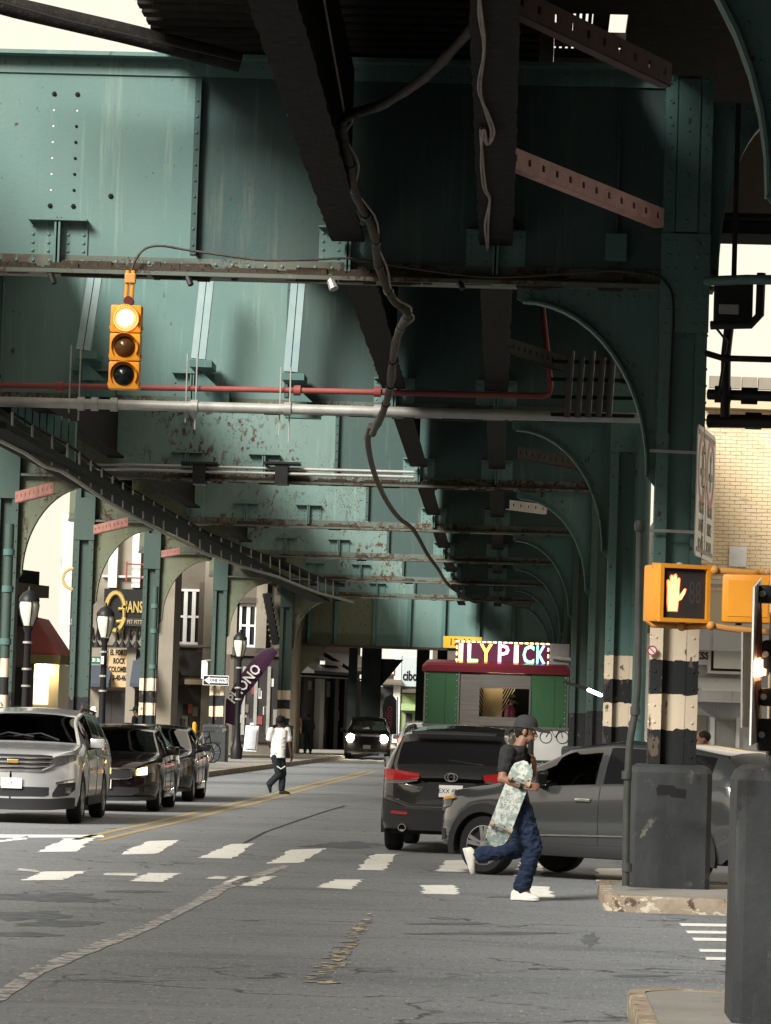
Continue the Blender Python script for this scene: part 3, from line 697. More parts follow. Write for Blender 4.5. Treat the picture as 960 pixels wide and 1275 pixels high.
        u = MB(); u.box(-s.L/2+.35, s.L/2-.35, -s.Wh+.14, s.Wh-.14, s.zl-.02, s.r*2+.05); u.build('underbody', TRIM, t)
        cz = s.B(s.L*.5)-.09; u = MB(); u.box(s.X(s.rear1-.05), s.X(s.cowl+.30), -s.Wh+.17, s.Wh-.17, s.r*2+.051, cz); u.rbox((s.X(s.cowl+.42), 0, cz-.02), .2, s.Wh-.2, .07, .04); cab = u.build('cabin', SEAT, t)
        for q in (s.roof0+.25, s.roof0+1.12):
            for sd in (1, -1):
                u = MB(); y = sd*s.Wh*.42; top = s.T(q)-.34; u.rbox((s.X(q+.05), y, (cz+top)/2), .07, .24, (top-cz)/2+.02, .05); u.rbox((s.X(q+.08), y, top+.10), .045, .12, .075, .035); u.build('seat', SEAT, cab, True)
        u = MB(); u.tube([(s.X(s.roof0-.12+.07*math.sin(a*.4)), s.Wh*.42+.18*math.cos(a*.4), cz+.06+.17*math.sin(a*.4)) for a in range(17)], .015, 6); u.build('steering_wheel', TRIM, cab)
        u = MB(); u.rbox((s.X(s.roof0-.12), 0, s.T(s.roof0)-.16), .012, .11, .035, .01); u.build('rear_mirror', TRIM, cab)
        for c in (s.fo, s.fo+s.wb):
            for sd in (1, -1): s.wheel(t, s.X(c), sd)
        return t
    def wheel(s, t, x, sd):
        r = s.r; y0 = sd*(s.Wh-.24); y1 = sd*(s.Wh-.015); b = MB()
        b.lathe([(r*.6, 0), (r*.9, 0), (r*.985, .03), (r, .07), (r, .155), (r*.985, .195), (r*.9, .225), (r*.68, .215), (r*.66, .16)], (x, y0, r), (0, sd, 0), 28)
        ty = b.build('tyre', RUBBER, t, True)
        q = MB(); q.lathe([(r*.67, .10), (r*.69, .212), (r*.65, .214), (r*.62, .16), (.02, .14)], (x, y0, r), (0, sd, 0), 28, cap=False)
        for i in range(5):
            a = i*2*math.pi/5+.3
            for da in (-.16, .16):
                d = V((math.cos(a+da), 0, math.sin(a+da))); p = V((x, y0+sd*.195, r)); q.beam(p+d*.05, p+d*r*.64, .045, .03, up=(0, 1, 0))
        q.lathe([(.075, .15), (.07, .205), (.0, .212)], (x, y0, r), (0, sd, 0), 12)
        q.build('rim', ALLOY, ty, True)
    def face(s, t, name, strips, m, off=.012, rear=False, mir=True, label=None):   # strips: (y, z low, z high) across the nose or tail
        o = None
        for sd in ((1, -1) if mir else (1,)):
            b = MB(); rings = []
            for i in range(len(strips)-1):
                (ya, la, ha), (yb, lb, hb) = strips[i], strips[i+1]
                for k in range(4 if i < len(strips)-2 else 5):
                    u = k/4; y = ya+(yb-ya)*u; lo = la+(lb-la)*u; hi = ha+(hb-ha)*u
                    x = (s.L/2-s.FS(y)+off) if not rear else -(s.L/2-s.RS(y)+off); bk = .06 if rear else -.06
                    rings.append([(x, sd*y, lo), (x-(-.004 if rear else .004), sd*y, (lo+hi)/2), (x-s.lean(hi, rear), sd*y, hi), (x+bk, sd*y, hi), (x+bk, sd*y, lo)])
            b.loft(rings); o = b.build(name, m, t, True)
        return o
    def lean(s, z, rear): return (0.0)
    def seam(s, t, q, z0, z1):
        for sd in (1, -1):
            b = MB(); b.tube([(s.X(q), sd*(s.SY(q, z0+(z1-z0)*i/6)), z0+(z1-z0)*i/6) for i in range(7)], .006, 4); b.build('door_seam', TRIM, t)
    def handle(s, t, q, z, m):
        for sd in (1, -1): b = MB(); b.rbox((s.X(q), sd*(s.SY(q, z)+.015), z), .10, .018, .018, .01); b.build('door_handle', m, t, True)
    def mirror(s, t, q, m):
        for sd in (1, -1):
            z = s.B(q)+.10; y = sd*(s.Wh+.09); b = MB(); b.rbox((s.X(q), y, z), .06, .115, .075, .035); o = b.build('wing_mirror', m, t, True)
            b = MB(); b.beam((s.X(q)-.01, sd*(s.Wh-.09), z-.10), (s.X(q), y, z-.05), .06, .04); b.build('mirror_arm', TRIM, o)
            b = MB(); b.box(s.X(q)-.066, s.X(q)-.061, y-.09, y+.09, z-.055, z+.055); b.build('mirror_glass', CHROME, o)
    def arch_trim(s, t):
        for c in (s.fo, s.fo+s.wb):
            for sd in (1, -1):
                b = MB(); rings = []
                for i in range(15):
                    a = R(-14)+R(208)*i/14; row = []
                    for rr in (s.r+.045, s.r+.125):
                        q = c-math.cos(a)*rr; z = s.r+math.sin(a)*rr; y = s.Wh*1.0 if not (q < .3 or q > s.L-.2) else s.w(q)
                        row += [(s.X(q), sd*(y+.014), z), (s.X(q), sd*(y-.05), z)]
                    rings.append([row[0], row[2], row[3], row[1]])
                b.loft(rings); b.build('wheel_arch_trim', TRIM, t, True)
    def sill(s, t, m=None):
        for sd in (1, -1):
            a, c = s.fo+s.r+.09, s.fo+s.wb-s.r-.09; b = MB(); b.rbox((s.X((a+c)/2), sd*(s.Wh-.015), s.zl+.06), (c-a)/2, .03, .07, .02); b.build('sill_trim', m or TRIM, t, True)
    def rails(s, t, a, b_, m=None):
        for sd in (1, -1):
            pts = []
            for i in range(9):
                q = a+(b_-a)*i/8; p = s.sec(q)[8]; pts.append((s.X(q), sd*(p[0]-.02), p[1]+(.05 if 0 < i < 8 else .0)))
            b = MB(); b.tube(pts, .022, 6); b.build('roof_rail', m or TRIM, t, True)
def plate(t, c, ax, up, txt, w=.31, h=.155):
    ax = V(ax).normalized(); up = V(up); n = ax.cross(up); b = MB(); b.obox(c, ax*w/2, up*h/2, n*.006); o = b.build('number_plate', PLATEW, t)
    if txt: text(txt, .085, SIGNRED if 'X' not in txt else BLACK, o, frame(V(c)+n*.0065, ax, up), ext=.002, sx=.9)
def place(t, x, y, heading):     # heading: world direction the nose points
    t.location = (x, y, 0); t.rotation_euler.z = math.atan2(heading[1], heading[0])
def clear_local(t): ORG[t.name] = V()
# silver SUV, front left
c1 = Car(5.17, 1.99, 3.02, 1.05, .375, [(0, .70), (.06, .98), (.3, 1.10), (1.25, 1.20), (2.05, 1.66), (2.7, 1.74), (4.5, 1.70), (4.75, 1.62), (5.02, 1.18), (5.12, 1.0), (5.17, .7)], [(0, .62), (.3, .96), (1.3, 1.10), (4.9, 1.16), (5.17, .95)], 1.25, 2.08, 4.78, 5.02, [(1.75, 2.72), (2.80, 3.72), (3.82, 4.62)], .27)
t = thing('parked_car', 'silver SUV with a chrome-barred grille at the far left, nearest of the left queue', 'car', (0, 0, 0), 'cars queued on the left')
SILV = paint('silver_car_paint', (.54, .55, .55), .6, .26); c1.build(t, SILV); h = c1
h.face(t, 'grille', [(0, .80, 1.03), (.45, .81, 1.03), (.60, .88, 1.02)], TRIM, .004)
for z in (.85, .915, .98):
    h.face(t, 'grille_bar', [(0, z-.014, z+.014), (.5, z-.01, z+.014), (.6, z, z+.012)], CHROME, .02)
h.face(t, 'grille_bar', [(0, .775, .80), (.45, .785, .81), (.63, .87, .89)], CHROME, .022)
h.face(t, 'headlight', [(.56, .86, .93), (.66, .87, 1.01), (.80, .90, 1.035), (.93, .96, 1.05)], LENS, .012)
h.face(t, 'lower_grille', [(0, .40, .55), (.5, .41, .55), (.57, .43, .55)], TRIM, .006)
h.face(t, 'fog_recess', [(.62, .41, .46), (.70, .41, .60), (.84, .43, .62), (.93, .52, .63)], TRIM, .006)
h.face(t, 'fog_trim', [(.66, .60, .63), (.80, .62, .665), (.93, .635, .685)], CHROME, .016)
h.face(t, 'fog_lamp', [(.80, .46, .55), (.88, .47, .56)], LENS, .02)
h.face(t, 'bumper_skirt', [(0, .20, .37), (.6, .21, .38), (.93, .24, .40)], TRIM, .012)
b = MB(); b.rbox((c1.L/2+.025, .03, .925), .012, .085, .03, .01); b.build('badge', AMBER if False else M1('badge_gold', (.55, .36, .12), .3, .8), t)
plate(t, (c1.L/2+.03, .02, .60), (0, 1, 0), (0, 0, 1), '3')
h.seam(t, 1.62, .34, 1.1); h.seam(t, 2.76, .34, 1.1); h.seam(t, 3.77, .55, 1.1); h.handle(t, 2.6, .99, CHROME); h.handle(t, 3.6, 1.0, CHROME); h.mirror(t, 1.85, SILV); h.rails(t, 2.6, 4.6); h.sill(t)
for sd in (-1, 1):
    b = MB(); q = 1.33; b.tube([(c1.X(q), sd*.55, c1.T(q)+.0), (c1.X(q+.12), sd*.25, c1.T(q+.14)+.015), (c1.X(q+.05), -sd*.15, c1.T(q+.04)+.02)], .012, 5); b.build('wiper', TRIM, t)
place(t, -7.68, 55.5, (.012, -1))
# maroon sedan with its indicator lit
sed = dict(top=[(0, .58), (.06, .74), (.3, .88), (1.35, 1.0), (2.2, 1.42), (2.75, 1.49), (3.3, 1.45), (4.15, 1.13), (4.75, 1.08), (4.88, .9), (4.92, .6)], belt=[(0, .52), (.3, .78), (1.4, .93), (4.7, 1.0), (4.92, .8)], cowl=1.35, roof0=2.23, rear0=3.4, rear1=4.12, wins=[(1.85, 2.72), (2.80, 3.55)])
MAR = paint('maroon_car_paint', (.009, .005, .006), .5, .2)
c2 = Car(4.92, 1.86, 2.8, 1.0, .335, zl=.24, **sed)
t = thing('parked_car', 'dark maroon sedan with its amber indicator glowing, second in the left queue', 'car', (0, 0, 0), 'cars queued on the left')
c2.build(t, MAR)
def sedan_front(c, t, ind, body):
    c.face(t, 'grille', [(0, .58, .72), (.40, .58, .72), (.50, .62, .72)], TRIM, .01); c.face(t, 'grille_frame', [(0, .725, .755), (.42, .725, .755), (.55, .72, .75)], CHROME, .022); c.face(t, 'grille_frame', [(0, .55, .575), (.40, .55, .575), (.5, .58, .60)], CHROME, .022)
    c.face(t, 'grille_frame', [(.47, .60, .735), (.545, .62, .75)], CHROME, .02)
    c.face(t, 'headlight', [(.58, .62, .74), (.70, .63, .80), (.88, .72, .86)], LENS, .012)
    if ind: 
        for sd in (1,): c.face(t, 'indicator', [(.58, .63, .735), (.74, .645, .775)], AMBER, .022)
    c.face(t, 'lower_grille', [(0, .27, .42), (.5, .28, .42), (.62, .33, .42)], TRIM, .006); c.face(t, 'fog_lamp', [(.70, .35, .43), (.80, .36, .44)], TRIM, .012)
    c.face(t, 'bumper_skirt', [(0, .18, .25), (.6, .19, .26), (.88, .22, .27)], TRIM, .012)
    plate(t, (c.L/2+.03, 0, .47), (0, 1, 0), (0, 0, 1), '')
    c.seam(t, 1.75, .3, .92); c.seam(t, 2.76, .3, .94); c.seam(t, 3.6, .5, .95); c.handle(t, 2.6, .84, body); c.handle(t, 3.4, .86, body); c.mirror(t, 1.95, body); c.sill(t, body)
sedan_front(c2, t, True, MAR); c2.rails(t, 2.6, 3.3, CHROME); place(t, -7.22, 63.1, (.012, -1))
BLK2 = paint('black_car_paint', (.018, .02, .022), .4, .2)
c3 = Car(4.7, 1.82, 2.7, .95, .33, zl=.24, **{**sed, 'top': [(0, .6), (.06, .78), (.3, .90), (1.2, 1.0), (2.0, 1.42), (2.6, 1.48), (3.2, 1.44), (4.0, 1.13), (4.5, 1.08), (4.66, .9), (4.7, .6)], 'cowl': 1.2, 'roof0': 2.03, 'rear1': 4.0, 'wins': [(1.7, 2.6), (2.68, 3.4)]})
t = thing('parked_car', 'small black sedan third in the left queue, farthest from the camera', 'car', (0, 0, 0), 'cars queued on the left')
c3.build(t, BLK2); sedan_front(c3, t, False, BLK2); place(t, -7.32, 70.6, (.012, -1))
# grey SUV from behind
GRY = paint('dark_grey_car_paint', (.032, .031, .030), .6, .22)
c4 = Car(4.6, 1.86, 2.69, .93, .36, [(0, .66), (.06, .86), (.3, 1.0), (1.15, 1.1), (2.0, 1.58), (2.6, 1.68), (3.9, 1.63), (4.22, 1.57), (4.42, 1.14), (4.53, 1.02), (4.58, .9), (4.6, .7)], [(0, .6), (.3, .88), (1.2, 1.02), (4.3, 1.12), (4.6, 1.0)], 1.15, 2.02, 4.25, 4.42, [(1.6, 2.45), (2.53, 3.4), (3.5, 4.0)], .26, rs=.5, pr=3.4)
t = thing('suv', 'dark grey SUV seen from behind, stopped in front of the green food trailer', 'car')
c4.build(t, GRY); h = c4
h.face(t, 'tail_light', [(.42, .97, 1.04), (.60, .95, 1.06), (.75, .94, 1.08), (.90, .95, 1.09)], TAIL, .016, True)
h.face(t, 'tail_light_band', [(.44, .94, .965), (.62, .91, .945), (.86, .90, .94)], LENS, .014, True)
h.face(t, 'garnish', [(0, .99, 1.05), (.4, .98, 1.04)], TRIM, .012, True)
h.face(t, 'plate_recess', [(0, .70, .93), (.30, .70, .93), (.46, .70, .74)], TRIM, .004, True)
h.face(t, 'lower_bumper', [(0, .30, .56), (.6, .30, .58), (.80, .34, .66), (.90, .40, .70)], TRIM, .016, True)
h.face(t, 'bumper_lip', [(0, .60, .64), (.55, .60, .64), (.84, .70, .74)], GRY, .022, True)
h.face(t, 'reflector', [(.56, .50, .535), (.78, .51, .545)], TAIL, .026, True)
h.face(t, 'spoiler', [(0, 1.555, 1.60), (.55, 1.55, 1.59)], TRIM, -.20, True)
plate(t, (-c4.L/2-.028, 0, .82), (0, -1, 0), (0, 0, 1), 'EXX 4202', .31, .155)
b = MB(); 
for rx, rz in ((.085, .055), (.045, .048)):
    pts = [(-c4.L/2-.026, rx*math.cos(a*.4), 1.0+rz*math.sin(a*.4)) for a in range(17)]; b.tube(pts, .008, 5)
b.build('emblem', CHROME, t)
for sd in (1,): b = MB(); b.lathe([(.05, 0), (.052, .14), (.042, .14), (.04, .02)], (-c4.L/2+.06, .62, .33), (-1, 0, 0), 14); b.build('exhaust_pipe', CHROME, t, True)
b = MB(); b.tube([(-c4.L/2+.22, .05, 1.22), (-c4.L/2+.2, -.25, 1.18), (-c4.L/2+.19, -.4, 1.17)], .012, 5); b.build('wiper', TRIM, t)
h.rails(t, 2.4, 3.9); h.arch_trim(t); h.mirror(t, 1.75, GRY); place(t, P(572, 1000, 46.4).x+.0, 46.4+2.3, (.05, 1))
# grey crossover crossing behind the wide column
GRY2 = paint('charcoal_car_paint', (.070, .073, .075), .55, .2)
c5 = Car(4.33, 1.79, 2.61, .86, .335, [(0, .60), (.06, .80), (.25, .95), (1.0, 1.06), (1.9, 1.52), (2.5, 1.595), (3.3, 1.565), (3.98, 1.49), (4.21, 1.09), (4.29, .97), (4.31, .85), (4.33, .65)], [(0, .55), (.3, .84), (1.1, .98), (3.7, 1.12), (4.2, 1.08), (4.33, .9)], 1.0, 1.93, 3.92, 4.20, [(1.42, 2.33), (2.43, 3.2), (3.32, 3.8)], .27)
t = thing('crossover', 'charcoal crossover seen from its side, turning behind the runner and the striped column', 'car')
c5.build(t, GRY2); h = c5
h.face(t, 'headlight', [(.55, .70, .74), (.68, .72, .82), (.82, .76, .86)], LENS, .014); h.face(t, 'indicator', [(.74, .825, .85), (.84, .85, .88)], M1('amber_lens', (.6, .3, .03), .3), .02)
h.face(t, 'grille', [(0, .45, .72), (.4, .46, .72)], TRIM, .01); h.face(t, 'fog_recess', [(.6, .36, .5), (.78, .38, .5)], TRIM, .012)
h.face(t, 'tail_light', [(.45, .94, 1.02), (.65, .93, 1.05), (.84, .92, 1.06)], BRAKE, .016, True)
h.face(t, 'lower_bumper', [(0, .28, .5), (.6, .3, .52), (.84, .36, .56)], TRIM, .014, True)
h.face(t, 'tailgate_panel', [(0, .62, .92), (.5, .62, .92)], GRY2, .006, True)
h.arch_trim(t); h.sill(t); h.mirror(t, 1.65, GRY2)
h.seam(t, 1.35, .36, .98); h.seam(t, 2.40, .36, 1.05); h.seam(t, 3.26, .62, 1.08); h.handle(t, 2.2, .90, CHROME); h.handle(t, 3.0, .95, CHROME)
for sd in (1, -1):
    b = MB(); q = [(c5.X(1.0+1.9*i/9), sd*(c5.SY(1.0+1.9*i/9, .47+.05*i/9)+.008), .47+.05*i/9) for i in range(10)]; b.tube(q, .012, 5); b.build('side_moulding', CHROME, t)
PH = R(33); hd = V((-math.cos(PH), math.sin(PH), 0)); nx = P(541, 1000, 41.6).x
ctr = V((nx+.34, 41.9, 0))-hd*(c5.L/2-.0)
place(t, ctr.x-.0, ctr.y-.0, (hd.x, hd.y))
# oncoming vehicle with its headlamps on
c6 = Car(4.8, 1.9, 2.8, .95, .37, [(0, .7), (.06, .95), (.3, 1.08), (1.2, 1.16), (1.95, 1.66), (2.6, 1.76), (4.2, 1.72), (4.6, 1.3), (4.8, .8)], [(0, .6), (.3, .95), (1.2, 1.08), (4.6, 1.14), (4.8, .95)], 1.2, 1.97, 4.25, 4.6, [(1.7, 2.6), (2.68, 3.6)], .27)
DKC = paint('dark_van_paint', (.03, .03, .028), .4, .3)
t = thing('oncoming_car', 'dark oncoming SUV with both headlamps blazing under the end girder', 'car')
c6.build(t, DKC); c6.face(t, 'lamp_surround', [(.50, .74, .95), (.64, .72, 1.0), (.82, .76, 1.0)], LENS, .02)
for sd in (1, -1): b = MB(); b.lathe([(.02, .09), (.12, .07), (.17, .02), (.17, -.1)], (c6.L/2-c6.FS(.68)+.02, sd*.68, .87), (1, 0, 0), 18); b.build('headlight', HEADON, t, True); c6.face(t, 'grille', [(0, .62, .95), (.5, .64, .95)], TRIM, .01); c6.mirror(t, 1.8, DKC); plate(t, (c6.L/2+.02, 0, .52), (0, 1, 0), (0, 0, 1), '')
q = P(454, 945, 146); place(t, q.x, 148.4, (.03, -1))
# two light cars beyond the grey SUV
PALE = paint('pale_blue_car_paint', (.40, .43, .44), .4, .25)
for i, (px, d, lab) in enumerate(((517, 112, 'pale car with a red tail lamp just left of the grey SUV roof, behind it'), (513, 128, 'pale car farther off, above the roof of the one with the red tail lamp'))):
    t = thing('distant_car', lab, 'car', (0, 0, 0), 'pale cars beyond the grey SUV')
    c = Car(c4.L, 1.82, c4.wb, c4.fo, .35, c4.top, c4.belt, c4.cowl, c4.roof0, c4.rear0, c4.rear1, c4.wins, .26, rs=.5, pr=3.4); c.build(t, PALE); c.face(t, 'tail_light', [(.5, .95, 1.05), (.86, .93, 1.10)], BRAKE if i == 0 else TAIL, .016, True); plate(t, (-c.L/2-.02, 0, .75), (0, -1, 0), (0, 0, 1), ''); c.mirror(t, 1.95, PALE)
    place(t, P(529 if i == 0 else 531, 920, d).x, d+2.35, (-.01, 1))
# ---------------------------------------------------------------- people
SKINB = M1('brown_skin', (.22, .115, .075), .45, col2=(.27, .145, .095), ns=9)
SKIND = M1('dark_skin', (.09, .048, .034), .5)
TEEB = M1('black_tee', (.018, .018, .02), .85, col2=(.028, .028, .03), ns=20, bump=.3, bs=30)
TEEW = M1('white_tee', (.74, .73, .71), .85, bump=.4, bs=14)
JEAN = M1('blue_denim', (.012, .020, .044), .9, col2=(.021, .034, .066), ns=7, bump=.5, bs=26)
DKJ = M1('dark_jeans', (.013, .017, .021), .85, col2=(.02, .026, .03), ns=9, bump=.4, bs=26)
SHOEW = M1('white_sneaker', (.72, .69, .60), .6)
CAPM = M1('charcoal_cap', (.03, .03, .032), .8); CAPK = M1('black_cap', (.012, .012, .013), .8)
HAIR = M1('black_hair', (.01, .008, .007), .7)
MAROON = M1('maroon_shirt', (.06, .012, .018), .85)
from mathutils import noise as mnoise
def remesh(b, vox, name, m, parent, it=3, wr=0.0, wf=(9, 9, 22)):
    o = b.build('tmp', None, None); o.location = (0, 0, 0)
    r = o.modifiers.new('r', 'REMESH'); r.mode = 'VOXEL'; r.voxel_size = vox
    s = o.modifiers.new('s', 'SMOOTH'); s.iterations = it; s.factor = .5
    me = bpy.data.meshes.new_from_object(o.evaluated_get(bpy.context.evaluated_depsgraph_get())); bpy.data.objects.remove(o)
    if wr:
        ns = [v.normal.copy() for v in me.vertices]
        for v, nn in zip(me.vertices, ns):
            p = V((v.co.x*wf[0], v.co.y*wf[1], v.co.z*wf[2])); h = mnoise.noise(p)+.5*mnoise.noise(p*2.1); h = -abs(h)*1.6+.4
            v.co += nn*h*wr
        me.update()
    me.transform(Matrix.Translation(-ORG.get(parent.name, V())))
    return link(name, me, m, parent, True, ang=80)
def limb(b, pts, n=12):      # (point, radius) chain with rounded ends
    for (p, r), (q, s) in zip(pts, pts[1:]):
        p = V(p); q = V(q); d = (q-p); L_ = d.length; d = d/L_; u = V((0, 0, 1)) if abs(d.z) < .9 else V((0, 1, 0)); x = u.cross(d).normalized(); y = d.cross(x); rings = []
        for k in range(5): a = -math.pi/2+math.pi/2*(k+.08)/5.08; rings.append(b.ring(p+d*r*math.sin(a), x, y, r*math.cos(a), r*math.cos(a), n))
        for k in range(5): a = math.pi/2*k/5.08; rings.append(b.ring(q+d*s*math.sin(a), x, y, s*math.cos(a), s*math.cos(a), n))
        b.loft(rings)
def torso(b, secs, n=16):    # (centre, half width, half depth, side vector)
    rings = []
    for c, w, dp, sv in secs:
        sv = V(sv).normalized(); f = sv.cross(V((0, 0, 1))).normalized(); rings.append(b.ring(c, sv, f, w, dp, n))
    b.loft(rings)
def head(b, c, f, up, s=1.0, face=True):
    f = V(f).normalized(); up = V(up); up = (up-f*up.dot(f)).normalized(); r = f.cross(up); c = V(c)
    b.ball(c+up*.02*s-f*.01*s, .074*s, .094*s, .098*s, ax=(r, f, up))
    b.ball(c-up*.055*s+f*.022*s, .055*s, .064*s, .062*s, ax=(r, f, up))
    b.ball(c-up*.10*s+f*.055*s, .026*s, .026*s, .022*s, ax=(r, f, up))
    if face:
        limb(b, [(c+f*.082*s+up*.012*s, .011*s), (c+f*.102*s-up*.028*s, .015*s)], 8)
        b.ball(c+f*.080*s-up*.062*s, .022*s, .016*s, .011*s, 8, 6, (r, f, up)); b.ball(c+f*.078*s+up*.024*s, .055*s, .014*s, .010*s, 8, 6, (r, f, up))
        for q in (1, -1): b.ball(c+r*q*.074*s-f*.005*s-up*.008*s, .012*s, .022*s, .032*s, 8, 6, (r, f, up))
    return f, up, r
def cap(par, c, f, up, r, m, s=1.0):
    b = MB(); c = V(c)+up*.035*s; rings = []
    for z, k in ((-.012, 1.07), (.03, 1.06), (.065, .93), (.09, .68), (.102, .36), (.105, .04)):
        rings.append(b.ring(c+up*z*s-f*.008*s, r, f, .079*k*s, .101*k*s, 18))
    b.loft(rings); o = b.build('cap', m, par, True, ang=60)
    b = MB(); rings = []
    for i in range(9):
        a = R(-62+124*i/8); p0 = c+r*math.sin(a)*.080*s+f*math.cos(a)*.098*s; e = p0+f*(.12*math.cos(a*.85))*s-up*.03*s
        rings.append([p0-up*.004*s, e-up*.004*s, e+up*.004*s, p0+up*.006*s])
    b.loft(rings); b.build('brim', m, o, True); return o
def hand(b, wrist, d, palm, thumb, curl=.5, s=1.0):   # d along fingers, palm normal, thumb side
    d = V(d).normalized(); palm = V(palm); palm = (palm-d*palm.dot(d)).normalized(); th = V(thumb); th = (th-d*th.dot(d)-palm*th.dot(palm)).normalized(); w = V(wrist)
    for k in (-.024, 0, .024): limb(b, [(w+d*.02*s+th*k*.8*s, .016*s), (w+d*.088*s+th*k*1.1*s, .0135*s)], 8)
    for k, L_ in ((.033, .072), (.011, .08), (-.011, .075), (-.033, .058)):
        p = w+d*.088*s+th*k*s; dd = d; 
        for j, fr in enumerate((.45, .32, .26)):
            dd = (dd+palm*curl*.55).normalized(); q = p+dd*L_*fr*s; limb(b, [(p, .0098*s), (q, .0088*s)], 8); p = q
    p = w+d*.025*s+th*.028*s; q = p+(th*.75+d*.5+palm*.3).normalized()*.042*s; limb(b, [(p, .014*s), (q, .0115*s)], 8); q2 = q+(d*.8+th*.2+palm*.5).normalized()*.036*s; limb(b, [(q, .0115*s), (q2, .0095*s)], 8)
def shoe(par, heel, toe, up, m, sole=None, s=1.0):
    heel = V(heel); toe = V(toe); d = (toe-heel).normalized(); up = V(up); up = (up-d*up.dot(d)).normalized(); x = d.cross(up); L_ = (toe-heel).length; b = MB(); rings = []
    for t_, w, h in ((0, .018, .03), (.02, .034, .075), (.2, .039, .105), (.36, .040, .10), (.5, .043, .078), (.7, .049, .058), (.88, .044, .045), (.97, .03, .034), (1, .012, .02)):
        c = heel+d*L_*t_; rings.append([c+x*w*a*s+up*(h*z)*s for a, z in ((-1, .12), (-1, .45), (-.85, .75), (-.45, 1), (.45, 1), (.85, .75), (1, .45), (1, .12), (.7, 0), (-.7, 0))])
    b.loft(rings); o = b.build('shoe', m, par, True, ang=70)
    b = MB(); rings = []
    for t_, w in ((-.01, .02), (.03, .040), (.3, .044), (.7, .054), (.9, .048), (1.01, .016)):
        c = heel+d*L_*t_; rings.append([c+x*w*s+up*.022*s, c-x*w*s+up*.022*s, c-x*w*s-up*.003, c+x*w*s-up*.003])
    b.loft(rings); b.build('sole', sole or m, o, True, ang=50); return o
# ---- the runner with the skateboard (facing right; his right side is towards the lens)
D = 35.08
ft = P(652, 1121, D); t = thing('person', 'young man in black tee and jeans running right with a skateboard', 'person', (ft.x, ft.y, 0))
def q_(x, y, dy=0.0): return P(x, y, D+dy)
X1 = V((1, 0, 0)); SV = V((.18, 1, 0))
hd_ = q_(655, 911, .02); b = MB(); f, up, r = head(b, hd_, (1, -.12, -.10), (-.05, 0, 1), 1.06)
limb(b, [(q_(651, 921), .056), (q_(645, 934), .064)])
torso(b, [(q_(645, 931), .06, .055, SV), (q_(642, 940), .17, .085, SV), (q_(640, 960), .175, .105, SV), (q_(641, 985), .15, .10, SV), (q_(645, 1003), .155, .105, SV), (q_(647, 1015), .14, .10, SV)])
sR, eR, wR = q_(632, 937, -.17), q_(625, 970, -.27), q_(651, 979, -.31)
sL, eL, wL = q_(652, 938, .17), q_(664, 963, .22), q_(664, 945, .06)
limb(b, [(sR, .045), ((sR+eR)/2, .050), (eR, .043)]); limb(b, [(eR, .045), (eR*.6+wR*.4, .043), (wR, .029)])
limb(b, [(sL, .056), (eL, .042)]); limb(b, [(eL, .042), (wL, .028)])
hand(b, wR, (1, -.12, .0), (-.2, 1, -.2), (0, .1, 1), .75, 1.02)
hand(b, wL, (-.25, -.25, 1), (-1, -.2, 0), (.2, -1, .1), .9, 1.0)
hR, kR, aR = q_(650, 1012, -.09), q_(664, 1056, -.10), q_(650, 1106, -.02)
hL, kL, aL = q_(645, 1012, .09), q_(650, 1058, .13), q_(592, 1064, .12)
for ch in (((hR, .095), (kR, .062), (aR, .04)), ((hL, .095), (kL, .062), (aL, .04))): limb(b, ch)
limb(b, [(aR, .036), (q_(657, 1113, -.04), .034)]); limb(b, [(aL, .034), (q_(586, 1068, .12), .028)])
body = remesh(b, .0062, 'body', SKINB, t, 4)
for sd in (-1, 1):
    for (nm, w, m_) in (('eye', .012, WHITE), ('pupil', .0062, BLACK)):
        b = MB(); b.ball(hd_+f*(.077 if nm == 'eye' else .0815)*1.06+r*sd*.030*1.06+up*.008, w, w*.55 if nm == 'eye' else w*.9, w*.62, 8, 6, (r, f, up)); b.build(nm, m_, body, True)
b = MB(); b.ball(hd_+up*.012-f*.018, .083, .098, .082, 14, 8, (r, f, up)); b.ball(hd_-up*.03-f*.06, .062, .045, .055, 12, 8, (r, f, up)); b.build('hair', HAIR, body, True)
cp = cap(t, hd_+up*.012, f, up, r, CAPM, 1.1); b = MB(); b.rbox(hd_+up*.075+f*.098+r*.0, .022, .006, .014, .004, r, f, up); b.build('cap_badge', WHITE, cp)
b = MB(); torso(b, [(q_(647, 928), .075, .07, SV), (q_(644, 936), .15, .088, SV), (q_(641, 944), .20, .11, SV), (q_(640, 962), .198, .128, SV), (q_(641, 985), .18, .122, SV), (q_(645, 1003), .175, .125, SV), (q_(647, 1012), .178, .128, SV)])
for s0, e0 in ((sR, eR), (sL, eL)): limb(b, [(s0, .082), (s0+(e0-s0)*.25, .078), (s0+(e0-s0)*.60, .070)])
sh = remesh(b, .010, 't_shirt', TEEB, t, 4, .009, (8, 8, 13))
b = MB(); b.obox(q_(661, 958, -.03), V((.004, 0, 0)), V((0, .07, 0)), V((0, 0, .055))); b.build('print', WHITE, sh)
b = MB(); torso(b, [(q_(646, 1000), .168, .118, SV), (q_(648, 1012), .175, .125, SV), (q_(649, 1024), .17, .125, SV)])
limb(b, [(hR, .118), (hR*.5+kR*.5, .108), (kR, .092)]); limb(b, [(kR, .092), (kR*.5+aR*.5, .088), (aR+V((.0, 0, .03)), .088)])
limb(b, [(hL, .112), (hL*.5+kL*.5, .104), (kL, .088)]); limb(b, [(kL, .088), (kL*.5+aL*.5, .082), (aL+V((.05, 0, 0)), .078)])
remesh(b, .010, 'jeans', JEAN, t, 4, .017, (9, 7, 15))
